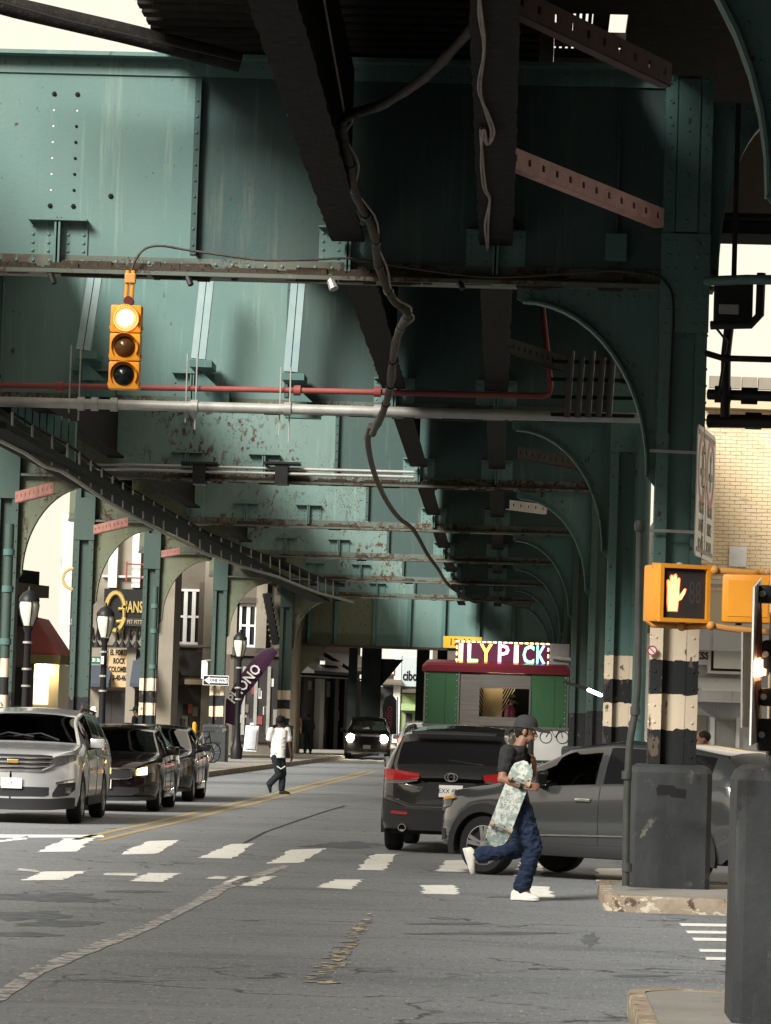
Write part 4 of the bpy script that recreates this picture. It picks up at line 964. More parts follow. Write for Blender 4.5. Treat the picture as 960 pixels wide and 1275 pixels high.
shoe(t, q_(637, 1120, .02)+V((0, 0, .004)), q_(671, 1121, -.10), (0, 0, 1), SHOEW, WHITE, 1.06)
shoe(t, q_(584, 1057, .12)+V((-.06, 0, 0)), q_(587, 1091, .12), (1, 0, .0), SHOEW, WHITE, 1.06)
b = MB(); b.cyl(wR-V((.03, 0, -.005)), wR+V((.0, 0, 0)), .038, n=14); b.build('wristband', BLACK, t, True)
# phone he holds to his chest
t2 = thing('phone', 'black phone held in the running man\'s raised hand at his collar', 'phone', tuple(q_(661, 931, .02)))
b = MB(); b.rbox(q_(661, 930, .0), .018, .036, .07, .006, V((.9, -.4, 0)).normalized(), V((.4, .9, 0)).normalized()); b.build('phone_body', BLACK, t2)
# skateboard
top, bot = q_(655, 948, -.30), q_(614, 1054, -.30); ax = (top-bot).normalized(); L_ = (top-bot).length
t3 = thing('skateboard', 'green-white marbled skateboard with brown wheels carried under the running man\'s arm', 'skateboard', tuple((top+bot)/2))
nb = V((0, -1, 0)); nb = (nb+X1*.10).normalized(); nb = (nb-ax*nb.dot(ax)).normalized(); sx = ax.cross(nb)
DECKM = M1('marbled_board_print', (.38, .43, .39), .35, col2=(.17, .25, .22), ns=16, spots=(((.60, .62, .56), 14, .47, .56, Z3, 0, 0), ((.14, .16, .14), 30, .6, .66, Z3, 0, 0)))
b = MB(); rings = []
for i in range(17):
    u = i/16; w = .112*(1-max(0, (abs(u-.5)-.34)/.16)**2.4)**.5 if abs(u-.5) < .5 else .02; w = max(w, .02); c = bot+ax*L_*u+nb*-(.055*max(0, (abs(u-.5)-.31)/.19)**1.5)
    rings.append([c-sx*w, c+sx*w, c+sx*w-nb*.012, c-sx*w-nb*.012])
b.loft(rings); b.build('deck', DECKM, t3, True, ang=40)
for u in (.23, .77):
    c = bot+ax*L_*u+nb*.045; b = MB(); b.beam(c-sx*.075, c+sx*.075, .02, .02, up=ax); b.obox(c-nb*.022, sx*.025, ax*.03, nb*.022); tr = b.build('truck', GALV, t3)
    for s_ in (-1, 1): b = MB(); b.cyl(c+sx*s_*.078, c+sx*s_*.115, .027, n=14); b.build('wheel', M1('tan_wheel', (.45, .33, .24), .5), t3, True)
for k, (u0, w_, s_) in enumerate(((.50, 'THRASHER', .032), (.53, 'LABOR', -.045))):
    if k == 0: w_ = 'ANDY'+'WA'
    text(w_, .065, WHITE, t3, frame(bot+ax*L_*u0+nb*.002-sx*s_, ax, -sx), ext=.001, sx=.8)
# ---- generic small figures from joints
def figure(label, J, f, top_m, leg_m, shoe_m, skin, vox=.014, cap_m=None, s=1.0, group=None, long_sleeve=False, lower=True, hair=True):
    base = J['base']; t = thing('person', label, 'person', tuple(base), group); b = MB(); f = V(f)
    f, up, r = head(b, J['head'], f, (0, 0, 1), s, True); sv = r
    limb(b, [(J['head']-V((0, 0, .08)), .05), (J['neck'], .058)])
    ch, pe = J['chest'], J['pelvis']
    torso(b, [(J['neck'], .07, .06, sv), (J['neck']-V((0, 0, .06)), .16, .085, sv), (ch, .165, .105, sv), (pe+V((0, 0, .10)), .14, .095, sv), (pe, .155, .11, sv)])
    for k in 'LR':
        limb(b, [(J['s'+k], .055), (J['e'+k], .042), (J['w'+k], .03)]); hand(b, J['w'+k], J['w'+k]-J['e'+k], -r if k == 'R' else r, f, .5, 1.05)
        if lower: limb(b, [(J['h'+k], .085), (J['k'+k], .058), (J['a'+k], .04)])
    bd = remesh(b, vox, 'body', skin, t, 2)
    if hair: b = MB(); b.ball(J['head']+up*.03*s-f*.018*s, .082*s, .096*s, .085*s, 12, 8, (r, f, up)); b.build('hair', HAIR, bd, True)
    if cap_m: cap(t, J['head'], f, up, r, cap_m, s*1.08)
    b = MB(); torso(b, [(J['neck']+V((0, 0, .0)), .08, .07, sv), (J['neck']-V((0, 0, .055)), .175, .10, sv), (ch, .195, .125, sv), (pe+V((0, 0, .10)), .18, .125, sv), (pe-V((0, 0, .06)), .185, .13, sv)])
    for k in 'LR': limb(b, [(J['s'+k], .08), (J['s'+k]+(J['e'+k]-J['s'+k])*(.72 if not long_sleeve else 1), .072)]); (limb(b, [(J['e'+k], .062), (J['w'+k], .05)]) if long_sleeve else 0)
    remesh(b, .014, 'shirt', top_m, t, 4, .012, (8, 8, 12))
    if lower:
        b = MB(); torso(b, [(pe+V((0, 0, .05)), .165, .118, sv), (pe-V((0, 0, .08)), .17, .125, sv)])
        for k in 'LR': limb(b, [(J['h'+k], .105), (J['k'+k], .085), (J['a'+k]+V((0, 0, .04)), .074)])
        remesh(b, .014, 'trousers', leg_m, t, 3, .012, (9, 9, 15))
        for k in 'LR': shoe(t, J['c'+k], J['t'+k], J.get('u'+k, (0, 0, 1)), shoe_m, None, 1.1)
    return t
D2 = 78.0
def p2_(x, y, dy=0.0): return P(x, y, D2+dy)
J = dict(base=V((p2_(347, 990).x, D2, 0)), head=p2_(349.5, 899.5), neck=p2_(348.5, 906), chest=p2_(347, 917), pelvis=p2_(346, 940),
    sL=p2_(337.5, 909.5, -.05), eL=p2_(334, 923, .0), wL=p2_(337, 931, .16), sR=p2_(357.5, 909.5, .05), eR=p2_(360.5, 925, -.02), wR=p2_(362.5, 939, .02),
    hL=p2_(343, 944, -.04), kL=p2_(347.5, 964, -.03), aL=p2_(335.5, 978, -.05), cL=p2_(332, 976, -.05), tL=p2_(336, 990.5, -.05), uL=(.9, 0, .4),
    hR=p2_(350, 944, .04), kR=p2_(352, 964, .06), aR=p2_(350.5, 984, .05), cR=p2_(347.5, 990, .05), tR=p2_(361, 990.5, .05))
J['tL'].z = max(J['tL'].z, .02); J['cR'].z = J['tR'].z = .005
w = figure('man in a white tee and black cap walking across the yellow centre line', J, (.55, .85, 0), TEEW, DKJ, BLACK, SKIND, .013, CAPK, 1.05)
b = MB(); b.tube([p2_(345, 954, -.16), p2_(350, 957.5, -.18), p2_(355, 954, -.15)], .013, 5); b.build('belt_chain', WHITE, w)
def stand(label, x, foot, d, H, f, top_m, leg_m, skin, cap_m=None, z=None, group=None, ls=True, lower=True):
    g = P(x, foot, d) if z is None else V((P(x, 900, d).x, d, z)); k = H/1.78; f = V(f).normalized(); r = f.cross(V((0, 0, 1)))
    def a(rt, fw, u): return g+r*rt*k+f*fw*k+V((0, 0, u*k))
    J = dict(base=g, head=a(0, .03, 1.66), neck=a(0, 0, 1.50), chest=a(0, 0, 1.28), pelvis=a(0, 0, .95), sL=a(-.19, 0, 1.43), eL=a(-.24, .0, 1.15), wL=a(-.20, .14, .93), sR=a(.19, 0, 1.43), eR=a(.24, .02, 1.15), wR=a(.18, .16, .97),
        hL=a(-.09, 0, .90), kL=a(-.11, .05, .50), aL=a(-.11, .0, .09), cL=a(-.11, -.08, .0), tL=a(-.12, .19, .0), hR=a(.09, 0, .90), kR=a(.10, .0, .50), aR=a(.12, -.06, .09), cR=a(.12, -.14, .0), tR=a(.13, .13, .0))
    return figure(label, J, f, top_m, leg_m, BLACK, skin, .018, cap_m, 1.0, group, ls, lower)
BRN = M1('brown_jacket', (.07, .045, .035), .85); NAVY = M1('navy_jacket', (.02, .03, .06), .85)
stand('pedestrian in a brown jacket on the far pavement by the orange-painted column', 369, 0, 152, 1.75, (.2, -1, 0), BRN, DKJ, SKINB, CAPK, .14)
stand('pedestrian in dark clothes just right of the one in the brown jacket', 384, 0, 150, 1.68, (-.2, 1, 0), DKJ, DKJ, SKIND, None, .14)
stand('person in a dark top passing a doorway above the maroon sedan roof', 170, 0, 106, 1.68, (-1, .3, 0), DKJ, DKJ, SKINB, CAPK, .14)
stand('person in navy jacket and pale hat above the maroon sedan', 116, 0, 98, 1.62, (.3, -1, 0), NAVY, DKJ, SKINB, WHITE, .14)
stand('person with brown hair showing above the crossover roof beside the pedestal', 878, 0, 47, 1.72, (-1, -.2, 0), BRN, DKJ, SKINB, None, 0)
# ---------------------------------------------------------------- road markings
def mark(name, px, m, z=.004, sub=6, jag=.0, seed=1):    # quad given by its four corners on the ground, edges a little worn
    rr = random.Random(seed); g = [G(x, y, z) for x, y in px]; a, b_, c, d = g; n = 14; L_, R_ = [], []
    for i in range(n+1):
        u = i/n; j = V((rr.uniform(-jag, jag), rr.uniform(-jag, jag)*2, 0)); k = V((rr.uniform(-jag, jag), rr.uniform(-jag, jag)*2, 0)); L_.append(a+(b_-a)*u+j); R_.append(d+(c-d)*u+k)
    b = MB()
    for q in L_: q.z = z
    for q in R_: q.z = z
    b.loft([[l, r_] for l, r_ in zip(L_, R_)], cap=False, closed=False); return b.build(name, m, None, kind='structure')
bars = [((-30, 1050), (38, 1041), (32, 1045), (-40, 1052)), ((48, 1061), (79, 1044), (119, 1043), (94, 1060)), ((147, 1064), (184, 1047), (223, 1046), (195, 1063)), ((247, 1068), (285, 1051), (315, 1050), (290, 1069)), ((334, 1075), (362, 1058), (405, 1056), (374, 1074)), ((443, 1083), (466, 1063), (494, 1063), (478, 1084)), ((544, 1085), (556, 1071), (600, 1071), (594, 1086)), ((640, 1090), (648, 1074), (678, 1075), (676, 1091)), ((745, 1097), (742, 1081), (800, 1082), (812, 1098)),
    ((28, 1096), (56, 1085), (110, 1084), (76, 1096)), ((160, 1097), (185, 1087), (223, 1087), (202, 1098)), ((275, 1102), (294, 1091), (342, 1091), (320, 1103)), ((396, 1105), (416, 1095), (452, 1095), (438, 1107)), ((527, 1113), (526, 1102), (568, 1102), (571, 1114)), ((660, 1117), (655, 1103), (684, 1104), (690, 1118)), ((125, 1089), (135, 1086), (172, 1087), (168, 1090)), ((257, 1094), (266, 1090.5), (286, 1091.5), (280, 1094.5)), ((20, 1084), (24, 1081), (48, 1083.5), (46, 1085.5))]
for i, q in enumerate(bars): mark('crosswalk_bar', q, WHITEP, .004, 6, .035, i)
mark('stop_line', ((-40, 1043), (-40, 1039), (128, 1039.5), (130, 1042.5)), WHITEP)
for off in (-.16, .16):
    pts = [G(x, y, .004) for x, y in ((108, 1046), (150, 1036), (205, 1024), (262, 1010), (330, 994), (385, 979), (440, 966), (462, 960))]
    b = MB(); rings = []
    for i, q in enumerate(smooth(pts, 3)): rings.append([V((q.x+off-.06, q.y, .004)), V((q.x+off+.06, q.y, .004))])
    b.loft(rings, cap=False, closed=False); b.build('centre_line', YELP, None, kind='structure')
wl = [(-30, 1250, 9), (0, 1240, 9), (40, 1212, 9), (80, 1195, 9), (120, 1178, 8), (170, 1160, 7), (210, 1141, 6), (245, 1123, 6), (265, 1112, 8), (280, 1104, 7), (300, 1098, 6), (335, 1085, 5), (358, 1078, 3)]
rr = random.Random(5); b = MB(); rings = []
for q in smooth([V(w) for w in wl], 5):
    j = rr.uniform(-1.5, 1.5); rings.append([G(q.x-q.z*.9+j*1.6, q.y-q.z*.35, .004), G(q.x+q.z*.9+j*1.6, q.y+q.z*.35, .004)])
b.loft(rings, cap=False, closed=False); b.build('worn_lane_line', WORNW, None, kind='structure')
b = MB(); rings = []

rr = random.Random(11)
b = MB()
for i in range(150):
    y = 1136+88*rr.random()**.9; xm = 462-(y-1136)*.73; w = 5+(y-1136)*.13; x = xm+rr.uniform(-w, w)*1.1; l = rr.uniform(1.5, w*.75); h = rr.uniform(.25, .8)
    b.add([G(x-l, y+h, .004+i*1e-5), G(x+l*.7, y+h*.8, .004+i*1e-5), G(x+l, y-h, .004+i*1e-5), G(x-l*.8, y-h*.7, .004+i*1e-5)], [(0, 1, 2, 3)])
b.build('worn_yellow_line', WORNY, None, kind='structure', fix=False)
for i, y in enumerate((1151, 1160, 1169, 1183, 1193)): mark('crosswalk_bar', ((848+i*8, y+2), (846+i*8, y-1.5), (925, y-.5), (925, y+3)), WHITEP, .004, 6, .01, 40+i)
TARM = M1('fresh_tar_patch', (.03, .031, .033), .75, col2=(.045, .046, .048), ns=3, bump=.5, bs=40)
POTH = M1('ravelled_asphalt', (.075, .083, .09), .9, col2=(.155, .17, .185), ns=5, bump=.8, bs=35)
rr = random.Random(21)
for i, (x, y, w, h) in enumerate(((40, 1116, 90, 5), (95, 1121, 60, 3), (20, 1140, 75, 7), (70, 1150, 60, 5), (20, 1163, 60, 4), (170, 1110, 40, 2), (430, 1052, 60, 5), (620, 1162, 120, 2.5), (735, 1170, 12, 9), (560, 1150, 70, 1.5), (800, 1215, 40, 2))):
    b = MB(); c = G(x, y, .0022); pts = []
    for k in range(22):
        a = 2*math.pi*k/22; r_ = rr.uniform(.55, 1.1); q = G(x+w*math.cos(a)*r_, y+h*math.sin(a)*r_, .0022+i*1e-5); pts.append(q)
    b.add([c]+pts, [(0, k+1, (k+1) % 22+1) for k in range(22)]); b.build('pothole_patch', POTH, None, kind='structure')
b = MB(); rings = []
for x, y in ((280, 1062), (300, 1052), (330, 1036), (370, 1022), (400, 1012), (430, 1003)): rings.append([G(x-2.5, y, .003), G(x+2.5, y, .003)])
b.loft(rings, cap=False, closed=False); b.build('tar_seam', TARM, None, kind='structure')
# ---------------------------------------------------------------- traffic light
LED = M1('red_signal_lens_lit', (.9, .2, .1), .4, emit=(1, .30, .12), es=1.5)
AMB = M1('dark_amber_lens', (.07, .03, .008), .2); GRN = M1('dark_green_lens', (.006, .008, .008), .2)
c = P(156.5, 433, 35.5); t = thing('traffic_light', 'yellow three-lamp traffic light hanging from the near girder, red lamp lit', 'traffic light', tuple(c))
for i, (m, nm) in enumerate(((LED, 'red'), (AMB, 'amber'), (GRN, 'green'))):
    z = c.z+.285*(1-i); b = MB(); b.rbox((c.x, c.y, z), .155, .09, .139, .018); h = b.build('lamp_housing', YELLOW, t, True)
    b = MB(); b.lathe([(.001, .062), (.04, .056), (.08, .036), (.106, .004), (.108, -.02)], (c.x, c.y-.092, z), (0, -1, 0), 28, cap=False); b.build('lens', m, h, True)
    if i == 0: b = MB(); b.lathe([(.001, .068), (.04, .062), (.076, .042), (.078, .03)], (c.x, c.y-.092, z), (0, -1, 0), 28, cap=False); b.build('lamp_core', M1('lit_lamp_core', (.9, .6, .5), .4, emit=(1, .55, .40), es=30), h, True)
    if i == 0: b = MB(); b.lathe([(.113, .0), (.113, .012), (.128, .012), (.128, -.01)], (c.x, c.y-.094, z), (0, -1, 0), 28, cap=False); b.build('halo_ring', M1('red_halo_glow', (.8, .1, .05), .4, emit=(1, .16, .05), es=2.6), h, True)  # glowing ring stands in for the halo round the red lamp
    b = MB(); rings = []
    for k in range(17):
        a = R(-30)+R(240)*k/16; d = V((math.cos(a), 0, math.sin(a))); p = V((c.x, 0, z)); ln = .10*(.35+.65*max(0, math.sin(a)))
        rings.append([p+d*.131+V((0, c.y-.088, 0)), p+d*.131+V((0, c.y-.088-ln, 0)), p+d*.138+V((0, c.y-.088-ln, 0)), p+d*.138+V((0, c.y-.088, 0))])
    b.loft(rings); b.build('visor', YELLOW, h, True)
    for s in (-1, 1): b = MB(); b.box(c.x+s*.157-.008, c.x+s*.157+.012, c.y-.05, c.y+.03, z-.1, z-.07); b.build('latch', YELLOW, h)
for s in (-.028, .028): b = MB(); b.cyl((c.x+s+.012, c.y, c.z+.47), (c.x+s+.022, c.y, 6.16), .02, n=8); b.build('hanger_pipe', YELLOW, t, True)
b = MB(); b.cyl((c.x+.015, c.y-.05, c.z+.47), (c.x+.015, c.y+.05, c.z+.47), .05, n=14); b.build('swivel', M1('dark_red_swivel', (.08, .012, .012), .5), t, True)
b = MB(); b.rbox((c.x+.022, c.y, 6.08), .055, .04, .05, .012); b.build('hanger_clamp', YELPIPE, t)
# ---------------------------------------------------------------- pedestrian signals on the right
HANDM = M1('lit_hand', (1, .5, .25), .4, emit=(1, .36, .13), es=1.35)
DIM = M1('unlit_countdown', (.05, .045, .043), .6)
c = P(851, 739, 22.0); A = R(20); ax = V((math.cos(A), math.sin(A), 0)); n = V((math.sin(A), -math.cos(A), 0)); up = V((0, 0, 1))
t = thing('pedestrian_signal', 'yellow pedestrian signal showing a lit orange hand, left of the plain yellow box', 'pedestrian signal', tuple(c))
b = MB(); b.rbox(c-n*.13, .165, .13, .178, .02, ax, -n, up); hs = b.build('housing', YELLOW, t, True)
b = MB(); 
for s in (-1, 1): b.obox(c+n*.012+ax*s*.155, ax*.012, n*.02, up*.178); b.obox(c+n*.012+up*s*.166, ax*.1425, n*.02, up*.012)
b.build('door_frame', YELLOW, hs)
b = MB(); b.obox(c+n*.004, ax*.142, n*.003, up*.153); fp = b.build('face_panel', M1('signal_face', (.03, .026, .026), .6), t)
b = MB(); o = c+n*.0075-ax*.062; ex = n*.004
b2 = MB()
def poly(pts):
    b.prism([o+ax*x+up*z for x, z in pts], ex); cx = sum(p[0] for p in pts)/len(pts); cz = sum(p[1] for p in pts)/len(pts)
    b2.prism([o-n*.002+ax*(x+.0055*(1 if x > cx else -1))+up*(z+.0055*(1 if z > cz else -1)) for x, z in pts], n*.003)
poly([(-.047, -.05), (-.04, -.11), (.018, -.11), (.024, -.05), (.03, -.02), (.026, .02), (-.047, .02)])
for x0, w, z1, tl in ((-.047, .0165, .075, -.004), (-.0285, .0175, .105, -.001), (-.009, .0175, .112, .001), (.0105, .0165, .09, .004)): poly([(x0, .0205), (x0+w, .0205), (x0+w+tl, z1-.006), (x0+w*.5+tl, z1+.004), (x0+tl, z1-.006)])
poly([(.0265, -.045), (.0305, -.0185), (.062, .028), (.074, .024), (.066, -.004), (.046, -.038)])
b.build('hand_symbol', HANDM, fp); b2.build('hand_glow_outline', M1('hand_glow', (.6, .1, .03), .4, emit=(1, .16, .03), es=.75), fp)  # backing outline glows to imitate the orange halo round the hand
text('88', .20, DIM, fp, frame(c+n*.0072+ax*.075, ax, up), 'countdown', .001, .42)
PIPES = [([(812, 704), (846, 706), (890, 710)], .019), ([(838, 707), (838, 716)], .019), ([(852, 707), (900, 711), (938, 714), (950, 712)], .023), ([(930, 712), (934, 722)], .02), ([(846, 781), (885, 779), (910, 783), (950, 787)], .02), ([(806, 772), (812, 778), (850, 780)], .018)]
for i, (pl, r_) in enumerate(PIPES): b = MB(); b.tube([P(x, y, 22.06+.05*(i % 2)) for x, y in pl]+([P(1000, pl[-1][1]+2, 20.3)] if i in (2, 4) else []), r_, 10); b.build('mounting_pipe', YELPIPE, t, True)
for x, y in ((846, 706), (890, 710), (885, 779), (849, 780)): p = P(x, y, 22.04); b = MB(); b.ball(p, .03, n=10, m=6); b.build('pipe_elbow', GALV if x == 846 else YELPIPE, t, True)
c = P(933, 746, 21.4); t = thing('pedestrian_signal', 'plain yellow back of a second pedestrian signal, behind the edge-on sign', 'pedestrian signal', tuple(c))
A = R(-8); ax2 = V((math.cos(A), math.sin(A), 0)); n2 = V((math.sin(A), -math.cos(A), 0))
b = MB(); b.rbox(c, .158, .09, .146, .022, ax2, n2, up); hs = b.build('housing', YELLOW, t, True)
for s in (-.06, .06): b = MB(); b.obox(c+ax2*s-up*.152, ax2*.018, n2*.02, up*.006); b.build('mount_foot', BLACK, t)
b = MB(); b.obox(c+n2*.091, ax2*.12, n2*.003, up*.108); b.build('back_panel', YELLOW, t)
# ---------------------------------------------------------------- signs on the near and wide columns
def platepoly(p, th, name, m, t): b = MB(); nn = (V(p[1])-V(p[0])).cross(V(p[3])-V(p[0])).normalized(); b.prism([V(q) for q in p], nn*th); return b.build(name, m, t)
SG = M1('white_sign_face', (.68, .67, .65), .45, col2=(.60, .59, .57), ns=3); SGRY = M1('grey_sign_back', (.24, .23, .22), .5)
o = P(867.5, 609.5, 35.25); oe = P(889.5, 622, 36.95); ax = V((oe.x-o.x, oe.y-o.y, 0)); Wd = ax.length; ax.normalize(); nn = ax.cross(up); Hh = (P(868.5, 527, 35.25).z-P(866, 691, 35.25).z); cz = (P(868.5, 527, 35.25).z+P(866, 691, 35.25).z)/2; o.z = cz
t = thing('road_sign', 'tall white sign with two red-ringed arrows, seen nearly edge-on beside the wide column', 'sign', tuple(o))
def S2(u, v, e=0): return o+ax*u+up*v+nn*e
b = MB(); cr = .09; pts = []
for cx, cy, a0 in ((cr, -Hh/2+cr, 180), (Wd-cr, -Hh/2+cr, 270), (Wd-cr, Hh/2-cr, 0), (cr, Hh/2-cr, 90)):
    for k in range(5): a = R(a0+22.5*k); pts.append(S2(cx+cr*math.cos(a), cy+cr*math.sin(a)))
b.prism(pts, nn*-.012); pn = b.build('panel', SG, t)
for v in (Hh/2-.07, -Hh/2+.07): b = MB(); b.obox(S2(Wd/2, v, .002), ax*(Wd/2-.07), nn*.0015, up*.022); b.build('border_bar', BLACK, pn)
b = MB(); b.obox(S2(Wd/2, -.25, .002), ax*.006, nn*.0015, up*.34); b.build('divider', BLACK, pn)
for i in (0, 1):
    cu = Wd*(.27+.46*i); r0 = Wd*.215; b = MB(); rings = []
    for k in range(29): a = 2*math.pi*k/28; rings.append([S2(cu+q*math.cos(a), .24+q*math.sin(a)*1.0, e) for q, e in ((r0, 0), (r0, .003), (r0*.76, .003), (r0*.76, 0))])
    b.loft(rings, cap=False); rg = b.build('red_ring', SIGNRED, pn)
    b = MB(); s = 1 if i == 0 else -1
    b.obox(S2(cu, .22, .003), ax*.03, nn*.0015, up*.17); b.prism([S2(cu-.085, .36, .002), S2(cu+.085, .36, .002), S2(cu, .47, .002)], nn*.003); b.obox(S2(cu, .20, .0065), ax*.15, nn*.0015, up*.035); b.build('arrow', BLACK, pn)
    for j, wd in enumerate(('FROM', 'MAIN' if i == 0 else 'SERVICE', 'ROAD')): text(wd, .17, BLACK, pn, frame(S2(cu, -.16-.185*j, .001), ax, up), 'lettering', .002, 1.0 if wd != 'SERVICE' else .66, off=.004)
for y in (561, 660):
    b = MB(); p = P(809, y, 35.72); p1 = P(870, y+3, 35.74); b.beam(p, p1, .012, .03); b.build('strap', GALV, t)
# edge-on signs fixed to the nearest column
t = thing('column_sign', 'tall sign plate with a dark red arrow, seen nearly edge-on at the right edge', 'sign', tuple(P(940, 820, 19.4)))
pp = [P(932.7, 928, 19.3), P(946, 922, 20.0), P(947, 719.5, 20.0), P(937.6, 731, 19.3)]; platepoly(pp, .01, 'panel', SG, t)
def inp(u, v): return pp[0]+(pp[1]-pp[0])*u+(pp[3]-pp[0])*v
b = MB(); nn2 = (pp[1]-pp[0]).cross(pp[3]-pp[0]).normalized()
if nn2.y > 0: nn2 = -nn2
b.prism([inp(.2, .62)+nn2*.012, inp(.5, .95)+nn2*.012, inp(.8, .62)+nn2*.012], nn2*.003); b.prism([inp(.2, .40)+nn2*.012, inp(.8, .40)+nn2*.012, inp(.5, .06)+nn2*.012], nn2*.003); b.prism([inp(.3, .55)+nn2*.012, inp(.7, .55)+nn2*.012, inp(.8, .62)+nn2*.012, inp(.2, .62)+nn2*.012], nn2*.003); b.build('red_arrow', M1('faded_red', (.20, .06, .055), .5), t)
b = MB(); b.prism([inp(.12, .43)+nn2*.012, inp(.88, .43)+nn2*.012, inp(.9, .535)+nn2*.012, inp(.14, .535)+nn2*.012], nn2*.02); b.build('glow_band', M1('amber_glow', (.9, .6, .4), .4, emit=(1, .62, .34), es=3.2), t)  # glowing strip put in for the amber gleam on the sign
t = thing('column_sign', 'narrow grey sign plate with a dark band, left of the red-arrow sign', 'sign', tuple(P(927, 845, 20.2)))
qq = [P(922, 906, 20.1), P(931, 905, 20.9), P(933, 787, 20.9), P(923, 787, 20.1)]; platepoly(qq, .01, 'panel', SGRY, t)
b = MB(); dq = (qq[3]-qq[0])
for a_, c_ in ((.02, .10), (.25, .7), (.84, .88)): b.prism([qq[0]+dq*a_+V((.012, -.012, 0)), qq[1]+dq*a_+V((-.012, -.014, 0)), qq[1]+dq*c_+V((-.012, -.014, 0)), qq[0]+dq*c_+V((.012, -.012, 0))], (0, -.003, 0))
b.build('dark_print', BLACK, t)
for i, (x, y, w_, h_) in enumerate(((955, 740, .05, .05), (956, 815, .03, .08), (955, 868, .04, .05), (954, 915, .05, .09))):
    p = P(x, y, 19.72); t = thing('column_clamp', ('black round clamp on the nearest column beside the yellow box', 'tall black bracket on the nearest column by the glowing sign band', 'small black clamp low on the nearest column', 'large black clamp just above the nearest pedestal')[i], 'clamp', tuple(p), 'black fittings on the nearest column')
    b = MB(); b.rbox(p, w_, .05, h_, .02); b.build('clamp_body', BLACK, t, True); b = MB(); b.cyl(p+V((-w_*.6, -.05, 0)), p+V((-w_*.6, -.085, 0)), .018, n=8); b.build('bolt', GALV, t)
# upright conduit beside the wide pedestal
GGP = M1('grey_green_pipe', (.035, .04, .037), .5, col2=(.06, .06, .053), ns=5)
t = thing('standpipe', 'thin grey standpipe bending round the left side of the wide pedestal', 'pipe', tuple(P(780, 1105, 34.9)))
b = MB(); b.tube(smooth([P(x, y, 34.9) for x, y in ((797, 655), (796, 720), (795, 800), (794, 850), (791, 885), (785, 920), (782, 960), (780, 1020), (779, 1103))]), .036, 10); b.build('pipe', GGP, t, True)
for y in (885, 965, 1080): p = P(791 if y < 900 else 780.5, y, 34.9); b = MB(); b.cyl(p-V((0, 0, .04)), p+V((0, 0, .04)), .05, n=12); b.build('coupling', GGP, t, True)
b = MB(); b.lathe([(.05, -.05), (.06, 0), (.05, .05), (.02, .07)], P(797, 655, 34.9), (0, 0, 1), 12); b.build('cap', GGP, t, True)
p = P(812, 810, 35.75); t = thing('sticker', 'small round red-slashed sticker on the upper cream band of the wide column', 'sticker', tuple(p)); b = MB(); b.cyl(p, p+V((0, -.004, 0)), .05, n=18); b.build('disc', SG, t); b = MB(); rings = []
for k in range(19): a = 2*math.pi*k/18; d = V((math.cos(a), 0, math.sin(a))); rings.append([p+d*.05+V((0, -.0045, 0)), p+d*.05+V((0, -.007, 0)), p+d*.038+V((0, -.007, 0)), p+d*.038+V((0, -.0045, 0))])
b.loft(rings, cap=False); b.beam(p+V((-.03, -.006, .03)), p+V((.03, -.006, -.03)), .01, .003, up=(0, 1, 0)); b.build('red_slash_ring', SIGNRED, t)
b = MB(); q = P(836, 985, 35.05); b.prism([q+V((x, -.003, z)) for x, z in ((-.15, .02), (-.13, .06), (.02, .055), (.05, .03), (.15, .02), (.14, -.07), (.0, -.06), (-.02, -.04), (-.14, -.05))], (0, -.004, 0)); t = tag(b.build('paint_patch', BLACK, None), 'black painted-over patch on the front of the wide pedestal', 'paint patch')
# ---------------------------------------------------------------- right-hand pipes and boxes against the sky
def rp(label, pts, r_, m, name='pipe_run'): return run(name, label, 'pipe', [P(*q) for q in pts], r_, m)
rp('grey-green pipe at the right edge, level with the lower flange of the near girder', [(880, 350, 35.4), (930, 348, 35.0), (1010, 349, 34.6)], .05, TEAL2)
rp('black elbow pipe dropping at the right edge under the grey-green pipe', [(948, 340, 35.1), (946, 392, 35.1), (935, 404, 35.1), (885, 405, 35.2)], .045, BLACK)
rp('rusty thin pipe crossing the bright gap at the right edge', [(880, 440, 35.5), (900, 446, 35.3), (1010, 449, 34.8)], .032, SOOT)
rp('upper thick black pipe right of the wide column', [(882, 491, 35.6), (1010, 495, 35.2)], .055, BLACK)
rp('lower thick black pipe right of the wide column', [(882, 524, 35.6), (1010, 526, 35.2)], .07, BLACK)
rp('upright black pipe crossing the gap right of the wide column', [(908, 405, 35.45), (904, 440, 35.45), (903, 520, 35.45)], .05, BLACK)
rp('slack black wire in the bright gap right of the wide column', [(885, 400, 35.3), (905, 425, 35.3), (893, 500, 35.3)], .014, BLACK, 'wire')
p = P(913, 375, 35.6); t = thing('relay_box', 'black equipment box hung right of the wide column under the arch', 'equipment box', tuple(p)); b = MB(); b.rbox(p, .19, .14, .22, .02); b.build('box', BLACK, t); b = MB(); b.rbox(p+V((-.05, -.15, -.1)), .10, .012, .05, .01); b.build('label_plate', GALV, t); b = MB(); b.beam(p+V((0, 0, .22)), p+V((0, 0, 2.0)), .05, .05); b.build('hanger', BLACK, t)
p = P(905, 280, 36.2); t = thing('cable_tray', 'dark tray of cables behind the arched bracket right of the wide column', 'cable tray', tuple(p)); b = MB(); b.box(p.x-.15, 3.2, 36.1, 36.9, p.z-.1, p.z+.02); b.build('tray', DARKST, t)
for k in range(4): b = MB(); b.tube([(p.x-.1, 36.15+k*.17, p.z+.07), (2.6, 36.15+k*.17, p.z+.07), (3.2, 36.15+k*.17, p.z+.1)], .05, 8); b.build('cable', BLACK, t)
